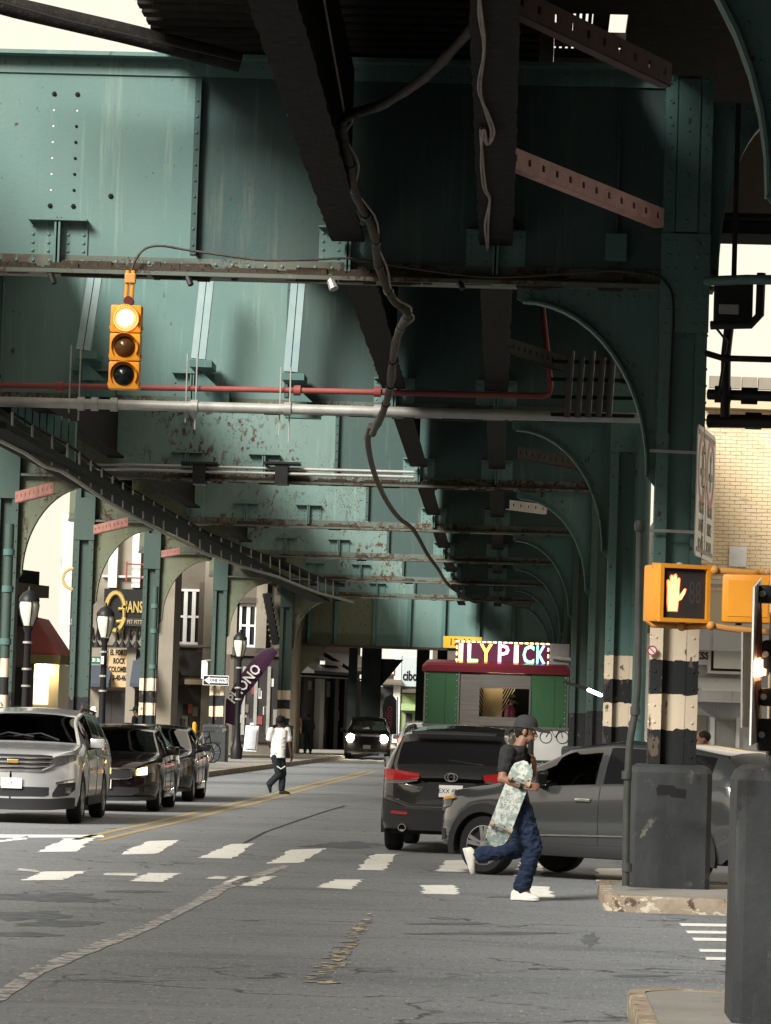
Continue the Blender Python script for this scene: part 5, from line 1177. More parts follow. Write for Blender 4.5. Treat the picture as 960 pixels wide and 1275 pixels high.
for x, y in ((900, 491), (938, 524), (933, 493)): p = P(x, y, 35.5); t = thing('pipe_joint', {900: 'black pipe joint nearest the wide column', 938: 'black joint on the lower thick pipe at the right edge', 933: 'black joint on the upper thick pipe at the right edge'}[x], 'pipe joint', tuple(p), 'black joints on the thick pipes'); b = MB(); b.cyl(p-V((.08, 0, 0)), p+V((.08, 0, 0)), .085, n=12); b.build('sleeve', BLACK, t, True)
# rack of pipes in the dark under the second girder
p = P(735, 475, 50.3); t = thing('pipe_rack', 'dim grid of bars and insulators in the dark under the second girder, right', 'pipe rack', tuple(p))
for i in range(4): b = MB(); b.beam(P(686, 450+i*22, 50.3), P(790, 452+i*22, 50.3), .03, .05); b.build('bar', DARKST, t)
for i in range(5): b = MB(); b.tube([P(712+i*13, 437+(i % 2)*8, 50.2), P(706+i*13, 520, 50.2)], .045, 8); b.build('insulator', M1('dull_insulator', (.05, .05, .048), .5), t, True)
# ---------------------------------------------------------------- food trailer
FD = 95.0
def fp_(x, y, dy=0.0): return P(x, y, FD+dy)
GREEN = M1('green_trailer_paint', (.020, .062, .027), .5, col2=(.026, .075, .033), ns=1.5, spots=(((.04, .08, .03), 8, .64, .7, Z3, 0, 0),)); REDR = M1('dark_red_roof', (.085, .008, .013), .4); STEEL = M1('brushed_steel', (.26, .245, .22), .34, .8, col2=(.19, .18, .165), ns=3, stretch=(.3, 1, 6))
WTR = M1('white_trailer_panel', (.50, .50, .47), .5, col2=(.42, .42, .39), ns=2)
t = thing('food_trailer', 'green food trailer with dark red roof and open serving window under a light-up sign', 'food trailer', (fp_(618, 1, 0).x, FD, 0))
xa, xb, xc, xd = fp_(527, 880).x, fp_(572, 880).x, fp_(643, 880).x, fp_(708, 880).x; zt = fp_(618, 838).z; zm = fp_(618, 905).z; w0, w1, wz0, wz1 = fp_(597, 880).x, fp_(660, 880).x, fp_(628, 893).z, fp_(628, 857).z
for a, c_, m in ((xa, xb, GREEN), (w1+.012, xd, GREEN)): b = MB(); b.rbox(((a+c_)/2, FD+.03, (zt+zm)/2), (c_-a)/2-.004, .03, (zt-zm)/2, .008); b.build('side_panel', m, t)
b = MB(); b.box(xb+.012, w0-.004, FD-.012, FD+.05, zm, zt-.06); b.build('steel_panel', STEEL, t)
b = MB(); b.box(w0, w1, FD-.012, FD+.05, wz1, zt-.05); b.build('hatch_awning', STEEL, t)
b = MB(); b.box(w0, w1, FD-.30, FD+.05, wz0-.24, wz0-.20); b.box(w0, w1, FD-.012, FD+.05, zm, wz0-.24); b.box(w0, w1, FD-.05, FD-.0125, wz0-.20, wz0); b.build('serving_counter', STEEL, t)
for x in (w0-.02, w1-.02, w1+.0): b = MB(); b.box(x-.012, x+.012, FD-.03, FD+.0, wz0, wz1); b.build('window_post', STEEL, t)
b = MB(); b.box(xa, xd, FD+.001, FD+.05, .75, zm-.03); lw = b.build('lower_panel', WTR, t)
b = MB(); b.box(xa-.02, xd+.02, FD-.04, FD+.04, zm-.029, zm+.03); b.build('belt_moulding', STEEL, t)
b = MB(); b.box(xa, xa+.05, FD+.05, FD+2.2, .75, zt); b.box(xd-.05, xd, FD+.05, FD+2.2, .75, zt); b.box(xa+.05, xd-.05, FD+2.15, FD+2.2, .75, zt); b.box(xa, xd, FD, FD+2.2, .6, .749); b.build('shell', GREEN, t)
for x in (xa+.03, xb-.03, xa+.55, xd-.03, w1+.62): b = MB(); b.box(x-.02, x+.02, FD-.012, FD-.0005, zm+.04, zt-.02); b.build('panel_strip', STEEL if x in (xa+.03, xb-.03, xd-.03) else GREEN, t)
b = MB()
for i in range(9):
    for x in (xa+.09, xb-.09, xd-.09): b.rivet((x, FD-.0005, zm+.12+i*(zt-zm-.2)/8), (0, -1, 0), .022)
b.build('rivets', STEEL, t, kind='stuff')
b = MB(); prof = [(-.06, 0), (-.06, .16), (.0, .24), (.3, .30), (1.1, .33), (1.9, .30), (2.2, .24), (2.26, .16), (2.26, 0)]
b.loft([[(x, FD+y, zt+z*k+.002) for y, z in prof] for x, k in ((xa-.06, .55), (xa+.06, .95), (xa+.12, 1), (xd-.12, 1), (xd-.06, .95), (xd+.06, .55))]); b.build('roof', REDR, t, True, ang=30)
b = MB(); b.box(w0+.55, w1-.02, FD+1.9, FD+1.95, wz0, wz1); b.build('back_shelf', DARKST, t); b = MB(); 
for i in range(7):
    for s in (-1, 1): x = w0+.10+i*.07; b.beam((x, FD+.9, wz0+.0), (x+s*.42, FD+.9, wz0+.8), .02, .02)
b.build('lattice_screen', M1('cream_lattice', (.5, .42, .26), .6), t)
b = MB(); b.box(w0+.08, w0+.60, FD+.95, FD+1.0, wz0-.2, wz1); b.build('inner_partition', M1('cream_wall', (.45, .38, .24), .7), t)
for k, x in enumerate((xa+.8, xd-.8)):
    b = MB(); b.lathe([(.2, 0), (.34, .02), (.36, .06), (.36, .16), (.34, .2), (.2, .2)], (x, FD+.12, .36), (0, 1, 0), 20); b.build('wheel', RUBBER, t, True)
p = fp_(690, 918, -.004); b = MB()
for s in (-1, 1):
    c_ = p+V((s*.22, 0, 0)); b.tube([c_+V((.16*math.cos(a*.3927), 0, .16*math.sin(a*.3927))) for a in range(17)], .012, 5)
b.tube([p+V((-.22, 0, 0)), p+V((-.1, 0, .22)), p+V((.16, 0, .22)), p+V((.22, 0, 0))], .012, 5); b.tube([p+V((-.1, 0, .22)), p+V((.02, 0, 0)), p+V((.16, 0, .22)), p+V((.14, 0, .34))], .012, 5); b.build('bicycle_decal', BLACK, lw)
b = MB(); b.cyl((w0+.2, FD+.6, zt-.16), (w1-.2, FD+.6, zt-.16), .03, n=8); b.build('ceiling_tube', M1('lit_ceiling_tube', (1, .9, .7), .4, emit=(1, .80, .5), es=14), t, True)
tl = thing('tube_lamp', 'lit white tube lamp on a slanting arm right of the food trailer', 'lamp', tuple(P(742, 862, 66))); b = MB(); b.cyl(P(703, 849, 66.9), P(737, 860, 66.2), .03, n=8); la = b.build('lamp_arm', BLACK, tl)
b = MB(); b.cyl(P(733, 859, 66.1), P(748, 865.5, 65.4), .032, n=10); b.build('lamp_tube', M1('lit_tube', (1, 1, 1), .4, emit=(1, .98, .92), es=11), la, True)
# the light-up sign
s0, s1, sz0, sz1 = fp_(567, 815).x, fp_(684, 815).x, fp_(626, 832).z, fp_(626, 798.5).z
t = thing('led_sign', 'light-up sign on the trailer roof with coloured letters LY PICK and a border of bulbs', 'sign', ((s0+s1)/2, FD+.3, sz0))
b = MB(); b.rbox(((s0+s1)/2, FD+.42, (sz0+sz1)/2), (s1-s0)/2, .12, (sz1-sz0)/2, .012); cb_ = b.build('cabinet', M1('sign_cabinet_red', (.20, .03, .03), .5), t)
b = MB(); b.box(s0+.06, s1-.05, FD+.292, FD+.299, sz0+.06, sz1-.06); b.build('dark_screen', M1('dim_led_screen', (.03, .01, .015), .5, emit=(.35, .03, .14), es=.16), t)
b = MB(); b.rbox((s1+.28, FD+.6, (sz0+sz1)/2+.02), .26, .4, (sz1-sz0)/2*.9, .02); b.build('air_unit', SGRY, t); b = MB(); b.cyl((s1+.1, FD+.15, sz0+.32), (s1+.62, FD+.15, sz0+.28), .06, n=10); b.build('vent_duct', GALV, t, True)
cols = [(1, .70, .18), (.55, 1, .28), (1, .48, .06), (1, .25, .75), (1, .58, .36), (.22, 1, .62), (.18, .55, 1)]
hh = sz1-sz0; xs_ = [(571, 576), (582, 595), (597, 613), (620, 634), (640, 645.5), (651, 665), (668, 680)]
for (c_, wd, (xl_, xr_)) in zip(cols, 'ILYPICK', xs_):
    m = M1('lit_letter', c_, .4, emit=c_, es=2.6); o = text(wd, hh*.98, m, t, frame((0, FD+.285, (sz0+sz1)/2), (1, 0, 0), up), 'letter', .006, 1, off=.012); co = [v.co.x for v in o.data.vertices]; k = (fp_(xr_, 815).x-fp_(xl_, 815).x)/(max(co)-min(co)); mid = (max(co)+min(co))/2; tgt = (fp_(xl_, 815).x+fp_(xr_, 815).x)/2-ORG[t.name].x
    for v in o.data.vertices: v.co.x = tgt+(v.co.x-mid)*k
b = MB(); n_ = 17
for i in range(n_+1):
    x = s0+.05+(s1-s0-.1)*i/n_
    for z in (sz0+.03, sz1-.03): b.box(x-.045, x+.045, FD+.285, FD+.298, z-.016, z+.016)
for i in range(1, 4):
    for x in (s0+.03, s1-.03): b.box(x-.016, x+.016, FD+.285, FD+.298, sz0+hh*i/4-.04, sz0+hh*i/4+.04)
b.build('border_bulbs', M1('lit_bulbs', (1, .8, .4), .4, emit=(1, .72, .30), es=4.5), t, kind='stuff')
stand('vendor in a maroon shirt and cap leaning over inside the food trailer window', 636, 0, FD+.75, 1.58, (.75, -.65, -.5), MAROON, DKJ, SKINB, CAPK, .86, None, True)
p = P(572, 800, 149.3); t = thing('clearance_sign', 'yellow clearance sign reading 12-11 on the end girder, left of the light-up sign', 'sign', tuple(p)); b = MB(); b.box(P(552, 799, 149.3).x, P(600, 799, 149.3).x, 149.28, 149.3, P(572, 807, 149.3).z, P(572, 792.5, 149.3).z); pn = b.build('panel', M1('sign_yellow', (.62, .36, .03), .5), t); text('12-11', .42, BLACK, pn, frame((P(573, 800, 149.3).x, 149.277, p.z), (1, 0, 0), up), ext=.004)
# ---------------------------------------------------------------- buildings
STONE = M1('pale_stone', (.24, .215, .17), .85, col2=(.18, .16, .13), ns=.8, bump=.2, spots=(((.16, .14, .11), 2.5, .58, .72, STK, 0, 0),))
TAN = M1('tan_stucco', (.135, .115, .088), .85, col2=(.10, .087, .068), ns=.9, bump=.2, spots=(((.12, .10, .08), 2.5, .56, .7, STK, 0, 0),))
GREYW = M1('grey_render', (.46, .46, .44), .8, col2=(.40, .40, .38), ns=1, spots=(((.2, .19, .18), 2, .6, .75, STK, 0, 0),))
BROWN = M1('brown_facade', (.09, .07, .055), .8, col2=(.06, .05, .042), ns=1.2)
DGLASS = M1('shop_glass', (.014, .016, .018), .06, spec=.8); GOLD = M1('gold_letters', (.62, .47, .17), .3, .7); NAVYA = M1('slate_awning', (.045, .055, .07), .8)
MAROA = M1('maroon_awning', (.23, .06, .055), .75, col2=(.19, .05, .047), ns=4); OLV = M1('olive_valance', (.15, .12, .055), .8)
WARMW = M1('warm_shop_wall', (.72, .66, .5), .7); DARKSHOP = M1('dark_shopfront', (.022, .021, .02), .5, col2=(.04, .036, .032), ns=2)
up = V((0, 0, 1))
class Fac:      # an upright wall plane through two points; boxes are given in wall metres (along, up, out)
    def __init__(s, t, p0, p1): s.t = t; s.o = V((p0[0], p0[1], 0)); d = V((p1[0]-p0[0], p1[1]-p0[1], 0)); s.L = d.length; s.ax = d.normalized(); s.n = s.ax.cross(up)
    def px(s, x, y):
        w = CM @ V(((x-480)/F, -(y-637.5)/F, -1)); c = V((0, 0, CH)); k = (s.o-c).dot(s.n)/w.dot(s.n); q = c+w*k-s.o; return q.dot(s.ax), q.z
    def pt(s, u, v, e=0): return s.o+s.ax*u+up*v+s.n*e
    def bx(s, b, u0, u1, v0, v1, e0, e1): b.obox(s.pt((u0+u1)/2, (v0+v1)/2, (e0+e1)/2), s.ax*abs(u1-u0)/2, s.n*abs(e1-e0)/2, up*abs(v1-v0)/2)
    def box(s, name, m, u0, u1, v0, v1, e0, e1, par=None): b = MB(); s.bx(b, u0, u1, v0, v1, e0, e1); return b.build(name, m, par or s.t)
    def pbox(s, name, m, x0, y0, x1, y1, e0, e1, par=None): u0, v1 = s.px(x0, y0); u1, v0 = s.px(x1, y1); return s.box(name, m, min(u0, u1), max(u0, u1), min(v0, v1), max(v0, v1), e0, e1, par)
    def window(s, x0, y0, x1, y1, fm, n=2, bars=1, name='window'):
        u0, v1 = s.px(x0, y0); u1, v0 = s.px(x1, y1); b = MB(); f = .09
        s.bx(b, u0, u0+f, v0, v1, 0, .10); s.bx(b, u1-f, u1, v0, v1, 0, .10); s.bx(b, u0+f, u1-f, v1-f, v1, 0, .10); s.bx(b, u0+f, u1-f, v0, v0+f, 0, .10)
        for i in range(1, n): u = u0+(u1-u0)*i/n; s.bx(b, u-.07, u+.07, v0+f, v1-f, 0, .09)
        for i in range(1, bars+1): v = v0+(v1-v0)*i/(bars+1); s.bx(b, u0+f, u1-f, v-.04, v+.04, 0, .07)
        w = b.build(name, fm, s.t); s.box('pane', DGLASS, u0+f, u1-f, v0+f, v1-f, .005, .03, w); s.box('sill', STONE, u0-.1, u1+.1, v0-.12, v0, 0, .2, w); return w
    def awning(s, x0, y0, x1, y1, m, out=1.0, name='awning'):
        u0, v1 = s.px(x0, y0); u1, v0 = s.px(x1, y1); b = MB(); pr = [(0, v1), (out, v0+.12), (out, v0), (0, v0)]
        b.loft([[s.pt(u, v, e+.01) for e, v in pr] for u in (u0, u1)]); return b.build(name, m, s.t)
    def lamp(s, x, y, m=BLACK): u, v = s.px(x, y); b = MB(); b.tube([s.pt(u, v, 0), s.pt(u, v+.35, .15), s.pt(u, v+.42, .4), s.pt(u, v+.25, .6), s.pt(u, v-.1, .62)], .03, 6); b.lathe([(.04, .1), (.10, .0), (.17, -.12)], s.pt(u, v-.15, .62), (0, 0, 1), 10); b.build('gooseneck_lamp', m, s.t, True)
def building(label, x0, d0, x1, d1, top, m, depth=9, name='shop_building'):
    p0, p1 = P(x0, 900, d0), P(x1, 900, d1); t = thing(name, label, 'building', ((p0.x+p1.x)/2, (p0.y+p1.y)/2, 0)); f = Fac(t, p0, p1)
    f.box('wall', m, 0, f.L, 0, top, -depth, 0); f.box('cornice', m, -.05, f.L+.05, top-.35, top, .002, .35); return f
# corner shop with the maroon awning
f = building('corner shop at the far left under the maroon awning, dark eave above', -60, 96, 40, 101.5, 5.2, BROWN, 6)
b = MB(); f.bx(b, f.L-2.4, f.L-.1, 4.0, 5.6, -2, .1); b.build('eave', DARKST, f.t); f.pbox('window', DGLASS, 8, 830, 26, 878, .01, .05)
q = P(75, 830, 101.2); aw = MB(); zt_, zb = P(50, 768, 101).z, P(50, 815, 101).z; xl_, xm, xr_ = P(10, 800, 101).x, P(42, 800, 101).x, P(76, 800, 101).x
aw.loft([[(xl_-1.5, 100.9, zt_+.1), (xm, 100.9, zt_), (xr_, 100.9, zb), (xl_-1.5, 100.9, zb)], [(xl_-1.5, 104, zt_+.1), (xm, 104, zt_), (xr_, 104, zb), (xl_-1.5, 104, zb)]]); a_ = aw.build('awning', MAROA, f.t)
b = MB(); b.box(P(18, 820, 100.85).x, xr_+.02, 100.82, 104.05, P(50, 826, 101).z, zb-.003); b.build('valance', OLV, a_)
text('olls', .55, M1('cream_letters', (.62, .5, .3), .6), a_, frame(P(21, 797, 100.88), (1, 0, 0), up), ext=.01, sx=1.1)
b = MB(); x0, x1 = P(33, 850, 103).x, P(73, 850, 103).x; b.box(x0, x1, 103.0, 106, .14, P(50, 827, 103).z); cw = b.build('shop_wall', WARMW, f.t)
b = MB(); b.box(P(37, 850, 102.9).x, P(60, 850, 102.9).x, 102.93, 102.99, P(50, 877, 103).z, P(50, 836, 103).z); b.build('lit_window', M1('lit_shop_window', (.8, .7, .5), .5, emit=(1, .88, .66), es=.9), cw)
p = P(55, 830, 102.7); b = MB(); b.rbox(p, .22, .1, .06, .02); b.build('shop_lamp', M1('lit_shop_lamp', (1, .8, .5), .4, emit=(1, .74, .36), es=25), f.t)
hg = thing('hedge', 'low dark planter hedge below the lit corner shop window', 'hedge', tuple(P(52, 890, 102))); rr = random.Random(2); b = MB(); lx, rx = P(30, 880, 102).x, P(68, 880, 102).x
b.box(lx, rx, 101.8, 102.2, .14, .6); b.build('planter', DARKST, hg); b = MB()
for i in range(500):
    c_ = V((rr.uniform(lx, rx), rr.uniform(101.75, 102.25), .6+abs(rr.gauss(.12, .14)))); d = V((rr.uniform(-1, 1), rr.uniform(-1, 1), rr.uniform(-1, 1))).normalized(); e = d.orthogonal().normalized(); b.add([c_-d*.06, c_+e*.03, c_+d*.06, c_-e*.03], [(0, 1, 2, 3)])
b.build('foliage', M1('dark_leaves', (.03, .05, .02), .7), hg, fix=False)
# stone building with the gold lettering
f = building('pale stone building with gold lettering on a black fascia, behind the fifth column', 80, 124, 212, 124.02, 9.5, STONE, 2.5)
f.pbox('fascia', BLACK, 131, 733, 195, 782, .01, .25)
u, v = f.px(145, 762); b = MB(); pts = [(.42*math.cos(a)*.8, .66*math.sin(a)) for a in [R(20+17*i) for i in range(20)]]; b.tube([f.pt(u+x, v+z, .30) for x, z in pts], .09, 6); b.tube([f.pt(u+.05, v-.35, .3), f.pt(u+.32, v-.3, .3), f.pt(u+.3, v+.1, .3), f.pt(u+.1, v+.1, .3)], .07, 6); b.build('emblem', GOLD, f.t, True)
u, v = f.px(174, 757); text('UANSON', .55, GOLD, f.t, frame(f.pt(u, v, .27), f.ax, up), ext=.04, sx=.52, off=.012)
u, v = f.px(170, 775); f.box('name_board', DARKSHOP, u-.45, u+.6, v-.14, v+.14, .252, .30); text('PIT FITTERS', .2, M1('dull_gold', (.4, .33, .2), .4), f.t, frame(f.pt(u+.08, v, .302), f.ax, up), ext=.01, sx=.75)
for x in (142, 171): f.pbox('pilaster', WHITE, x-4, 660, x+4, 732, .002, .3)
f.pbox('band', GREYW, 128, 716, 200, 721, .002, .2)
for y in (703, 720): u, v = f.px(160, y); u1, v1 = f.px(205, y); b = MB(); b.tube([f.pt(u, v, .5), f.pt(u1, v, .5)], .03, 5); b.build('red_rail', RED, f.t)
for x in (160, 184): u, v = f.px(x, 700); u1, v1 = f.px(x, 724); b = MB(); b.tube([f.pt(u, v, .5), f.pt(u, v1, .5)], .03, 5); b.build('red_rail', RED, f.t)
for x in (117, 123, 147, 155, 163, 172): f.lamp(x, 797)
f.pbox('lamp_rail', BLACK, 112, 803, 190, 805, .02, .08); f.pbox('tan_board', M1('tan_board', (.42, .30, .16), .7), 137, 808, 161, 856, .01, .3)
for i, w in enumerate(('EL FORTE', 'ROCK', 'COLOMBIA', '3-40-46')): u, v = f.px(149.5, 813+i*10.5); text(w, .27, BLACK, f.t, frame(f.pt(u, v, .302), f.ax, up), ext=.01, sx=.55, off=.01)
f.pbox('pillar', WARMW if False else STONE, 160, 806, 168, 900, .005, .45); f.awning(112, 828, 139, 856, NAVYA); f.awning(168, 808, 186, 856, NAVYA, 1.3)
for (xa_, xb_) in ((124, 138), (140, 158), (172, 188)): f.pbox('doorway', DARKSHOP, xa_, 860, xb_, 905, .004, .06)
f.pbox('pilaster', GREYW, 79, 640, 84, 900, .003, .3); b = MB(); u, v = f.px(95, 722); b.tube([f.pt(u+.36*math.cos(a*.4), v+.36*math.sin(a*.4), .9) for a in range(17)], .05, 6); sg = b.build('ring_sign', GOLD, f.t, True); f.pbox('blade_sign', DARKSHOP, 91, 738, 97, 788, .5, .62); u, v = f.px(94, 775); text('REST', .3, SG, f.t, frame(f.pt(u, v, .63), f.ax, up), ext=.01, sx=.6); f.awning(81, 829, 93, 852, NAVYA); f.pbox('doorway', DARKSHOP, 82, 853, 92, 890, .01, .05)
# brown building with the tall sash windows
f = building('tan building with a tall white sash window above a dark shop', 206, 131, 268, 131.02, 9.8, TAN, 3)
f.window(222, 733, 250, 803, WHITE, 3, 1); f.pbox('brick_pier', BROWN, 249, 725, 257, 812, .01, .12); f.pbox('dark_panel', DARKSHOP, 219, 806, 256, 842, .005, .09); f.pbox('shopfront', DARKSHOP, 218, 853, 257, 925, .006, .12)
f.pbox('light_box', M1('pale_sign_board', (.5, .42, .28), .6), 232, 846, 262, 853, .12, .7); f.awning(204, 830, 221, 858, NAVYA, 1.2); f.pbox('string_course', STONE, 206, 803, 266, 806, .002, .25); f.pbox('pilaster', STONE, 257, 690, 266, 925, .002, .2)
for x in (209, 214): f.lamp(x, 802, GALV)
rr = random.Random(4)
for i in range(9): u, v = f.px(rr.uniform(226, 248), rr.uniform(880, 915)); f.box('window_display', rr.choice((MAROA, SGRY, TAN, DARKST)), u-.1, u+.1, v-.15, v+.2, .121, .16)
# building with fire stair
f = building('weathered tan building with a fire stair, behind the purple flag', 284, 140, 356, 140.02, 9.5, TAN)
f.window(299, 752, 319, 806, WHITE, 2, 1); f.pbox('lintel', BROWN, 296, 744, 322, 752, .005, .3); f.pbox('pilaster', STONE, 322, 690, 331, 815, .002, .3); f.pbox('pilaster', STONE, 287, 690, 294, 815, .002, .2)
f.pbox('shopfront', DARKSHOP, 292, 818, 352, 925, .004, .15); f.pbox('sign_board', BROWN, 290, 806, 350, 818, .01, .3)
for x in (303, 318, 334): f.pbox('shop_mullion', GALV, x, 830, x+1.2, 915, .15, .22)
for (x, y) in ((337, 845), (328, 880), (322, 860)): f.pbox('notice', SG, x, y, x+4, y+10, .151, .17)
s0_, s1_ = f.px(334, 740), f.px(346, 803); b = MB()
for k in (0, .9): b.beam(f.pt(*s0_, .5+k), f.pt(*s1_, .5+k), .05, .28)
st_ = b.build('fire_stair', BLACK, f.t)
for i in range(9):
    u_ = (i+.5)/9; b = MB(); q = f.pt(s0_[0]+(s1_[0]-s0_[0])*u_, s0_[1]+(s1_[1]-s0_[1])*u_, .95); b.obox(q, f.ax*.20, f.n*.42, up*.03); b.build('tread', STONE, st_)
rr = random.Random(9)
for i in range(16): u, v = f.px(rr.uniform(296, 350), rr.uniform(838, 905)); f.box('window_display', rr.choice((MAROA, SGRY, TAN, BROWN, GALV, NAVYA)), u-.12, u+.12, v-.12, v+.2, .151, .19)
# shops beyond the end girder
f = building('dark-awninged shops beyond the end girder', 350, 166, 446, 176, 7.5, BROWN)
f.awning(352, 812, 400, 840, DARKSHOP, 1.6); f.awning(404, 812, 446, 840, DARKSHOP, 1.6); f.pbox('light_strip', WHITE, 374, 822, 396, 828, 1.0, 1.25); f.pbox('light_strip', WHITE, 412, 826, 440, 833, 1.0, 1.25); f.pbox('shopfront', DARKSHOP, 352, 842, 446, 935, .005, .1)
f.pbox('beam', GREYW, 366, 842, 446, 845, .1, .4)
for x in (369, 390, 408, 420, 434): f.pbox('shop_post', GREYW if x in (390,) else BLACK, x, 845, x+2, 935, .1, .4)
for (x, y, w, h_) in ((404, 848, 7, 20), (424, 852, 5, 10), (432, 860, 5, 16), (372, 847, 12, 12), (412, 885, 8, 12), (396, 895, 5, 20)): f.pbox('shop_notice', SGRY if w > 5 else TAN, x, y, x+w, y+h_, .101, .16)
f = building('pale shop with the grey-blue lettered sign beyond the far posts', 440, 192, 536, 192.5, 7.0, GREYW)
f.pbox('sign_board', M1('pale_blue_sign', (.36, .41, .42), .5), 496, 818, 520, 855, .01, .2); u, v = f.px(510, 842); text('cibo', .75, BLACK, f.t, frame(f.pt(u, v, .205), f.ax, up), ext=.02, sx=.62, off=.02)
f.pbox('brown_sign', M1('brown_sign', (.16, .06, .035), .5), 471, 820, 491, 841, .01, .3)
for i, (x, h_) in enumerate(((474, 10), (477, 14), (480, 9), (483, 13), (486, 6), (488, 9))): f.pbox('skyline_print', WHITE, x-1.5, 838-h_, x+1.5, 839, .301, .32)
f.awning(474, 844, 499, 853, TAN, .9); f.awning(452, 855, 470, 862, TAN, .7); f.awning(500, 857, 520, 863, BROWN, .9); f.pbox('shopfront', DARKSHOP, 471, 855, 496, 925, .004, .1); f.pbox('shopfront', M1('lime_shopfront', (.20, .26, .12), .6), 498, 864, 522, 925, .004, .1); f.awning(499, 875, 519, 885, M1('lime_awning', (.25, .33, .16), .7), 1.0); f.pbox('doorway', DARKSHOP, 505, 888, 512, 925, .1, .12); f.pbox('pilaster', WHITE, 456, 815, 467, 925, .005, .2); f.pbox('pilaster', WHITE, 491, 815, 496, 925, .005, .25)
p = P(478, 920, 178); t = thing('feather_flag', 'small dark feather flag with pink lettering above the oncoming headlights', 'flag', tuple(p)); b = MB(); b.prism([P(x, y, 178) for x, y in ((478, 915), (476, 880), (480, 868), (488, 864), (494, 872), (494, 915))], (0, .02, 0)); fl = b.build('banner', M1('dark_grey_flag', (.05, .05, .06), .8), t); b = MB(); b.cyl(P(495, 935, 178.05), P(495, 868, 178.05), .03, n=6); b.build('pole', BLACK, t); text('Radio', .55, M1('pink_print', (.5, .07, .10), .6), fl, frame(P(484, 895, 177.99), (0, 0, 1), (-1, 0, 0)), ext=.003)
t = thing('far_building', 'plain dark facade closing the street far beyond the viaduct', 'building', (0, 260, 0)); b = MB(); b.box(-24, 3.0, 260, 268, 0, 11); b.build('wall', BROWN, t); 
for i in range(9): b = MB(); b.box(-16+i*2.2, -14.8+i*2.2, 259.9, 259.999, 3.6, 5.6); b.build('window', DGLASS, t)
# right-hand side of the street
BRICKB = M1('cream_brick', (.72, .58, .38), .8, col2=(.62, .49, .31), ns=1.5, spots=(((.36, .27, .16), 2.2, .6, .68, (1, 1, 4), 0, 0),)); MORT = M1('mortar', (.46, .38, .26), .9)
f = building('cream brick building in sunlight behind the tall white sign', 868, 72, 1120, 72.3, 8.55, MORT, 8, 'brick_building')
f.box('unseen_wing', MORT, f.L, f.L+60, 0, 8.5, -8, -.1)  # out of view, added to block light along the cross street
b = MB(); rr = random.Random(8); u0, vb = f.px(878, 735); u1, vt = f.px(975, 492); v = vb; r_ = 0
while v < vt:
    u = u0-(.11 if r_ % 2 else 0)
    while u < u1:
        e = rr.uniform(.010, .016); f.bx(b, u+.005, u+.215, v+.005, v+.071, .0, e); u += .222
    v += .0765; r_ += 1
b.build('bricks', BRICKB, f.t, kind='stuff'); f.pbox('white_notice', WHITE, 908, 680, 929, 706, .017, .05); f.pbox('stone_band', GREYW, 870, 722, 1000, 731, .002, .1)
b = MB(); u, v = f.px(880, 478); 
for i in range(9): b = MB(); f.bx(b, u+i*.33, u+.30+i*.33, v-.12, v+.12, .351, .5); b.build('corbel', STONE, f.t)
f = building('grey rendered shop with a blank framed sign and canopy, right of the striped column', 858, 58, 1060, 58.4, 3.35, GREYW, 5)
f.pbox('sign_frame', WHITE, 881, 788, 926, 840, .01, .14); f.pbox('sign_border', BLACK, 884, 791, 940, 837, .141, .15); f.pbox('sign_face', M1('blank_sign_face', (.72, .71, .62), .5), 887, 795, 940, 834, .151, .16)
b = MB(); u0, v1 = f.px(862, 842); u1, v0 = f.px(926, 862); b.loft([[f.pt(u, v, e) for e, v in ((.01, v1), (.9, v0), (.9, v0-.18), (.01, v0-.18))] for u in (u0, u1)]); b.build('canopy', GREYW, f.t); f.pbox('shutter', GALV, 888, 897, 916, 932, .01, .05); f.pbox('door_frame', WHITE, 884, 893, 888, 935, .01, .08); f.pbox('door_frame', WHITE, 916, 893, 919, 935, .01, .08); f.pbox('door', STONE, 862, 890, 878, 935, .01, .05)
f.pbox('small_sign', SG, 864, 808, 881, 828, .01, .1); u, v = f.px(873, 817); text('ESS', .16, M1('maroon_letters', (.12, .02, .025), .5), f.t, frame(f.pt(u, v, .102), f.ax, up), ext=.004, off=.006)
t = thing('shop_row', 'dark shop row in the shade along the right pavement behind the columns', 'building', (8, 110, 0)); b = MB(); b.box(4.6, 14, 82, 255, 0, 9.5); b.build('wall', BROWN, t)
for i in range(12): b = MB(); b.box(4.4, 4.599, 84+i*14, 95+i*14, .3, 3.0); b.build('shop_window', DGLASS, t); b = MB(); b.box(3.6, 4.598, 84+i*14, 95+i*14, 3.05, 3.25); b.build('awning', DARKSHOP, t)
# unseen street blocks beside and behind the camera, added to block light
for lab, (x0, x1, y0, y1, h_) in (('tall unseen block beside the camera on the right, added to block light', (6.2, 70, -120, 33, 13)), ('low unseen block beside the camera on the left, added to shape the light', (-40, -19, -120, 30, 6)), ('unseen block far behind the camera, added to close off the skylight', (-40, 18, -150, -135, 12))):
    t = thing('unseen_street_block', lab, 'building', ((x0+x1)/2, (y0+y1)/2, 0)); b = MB(); b.box(x0, x1, y0, y1, 0, h_); b.build('wall', BROWN, t)
    for i in range(6): b = MB(); yy = y0+(y1-y0)*(i+.3)/6.; b.box(x0-.1, x1+.1, yy, yy+(y1-y0)/11, 3.5, 5.5); b.build('window', DGLASS, t)
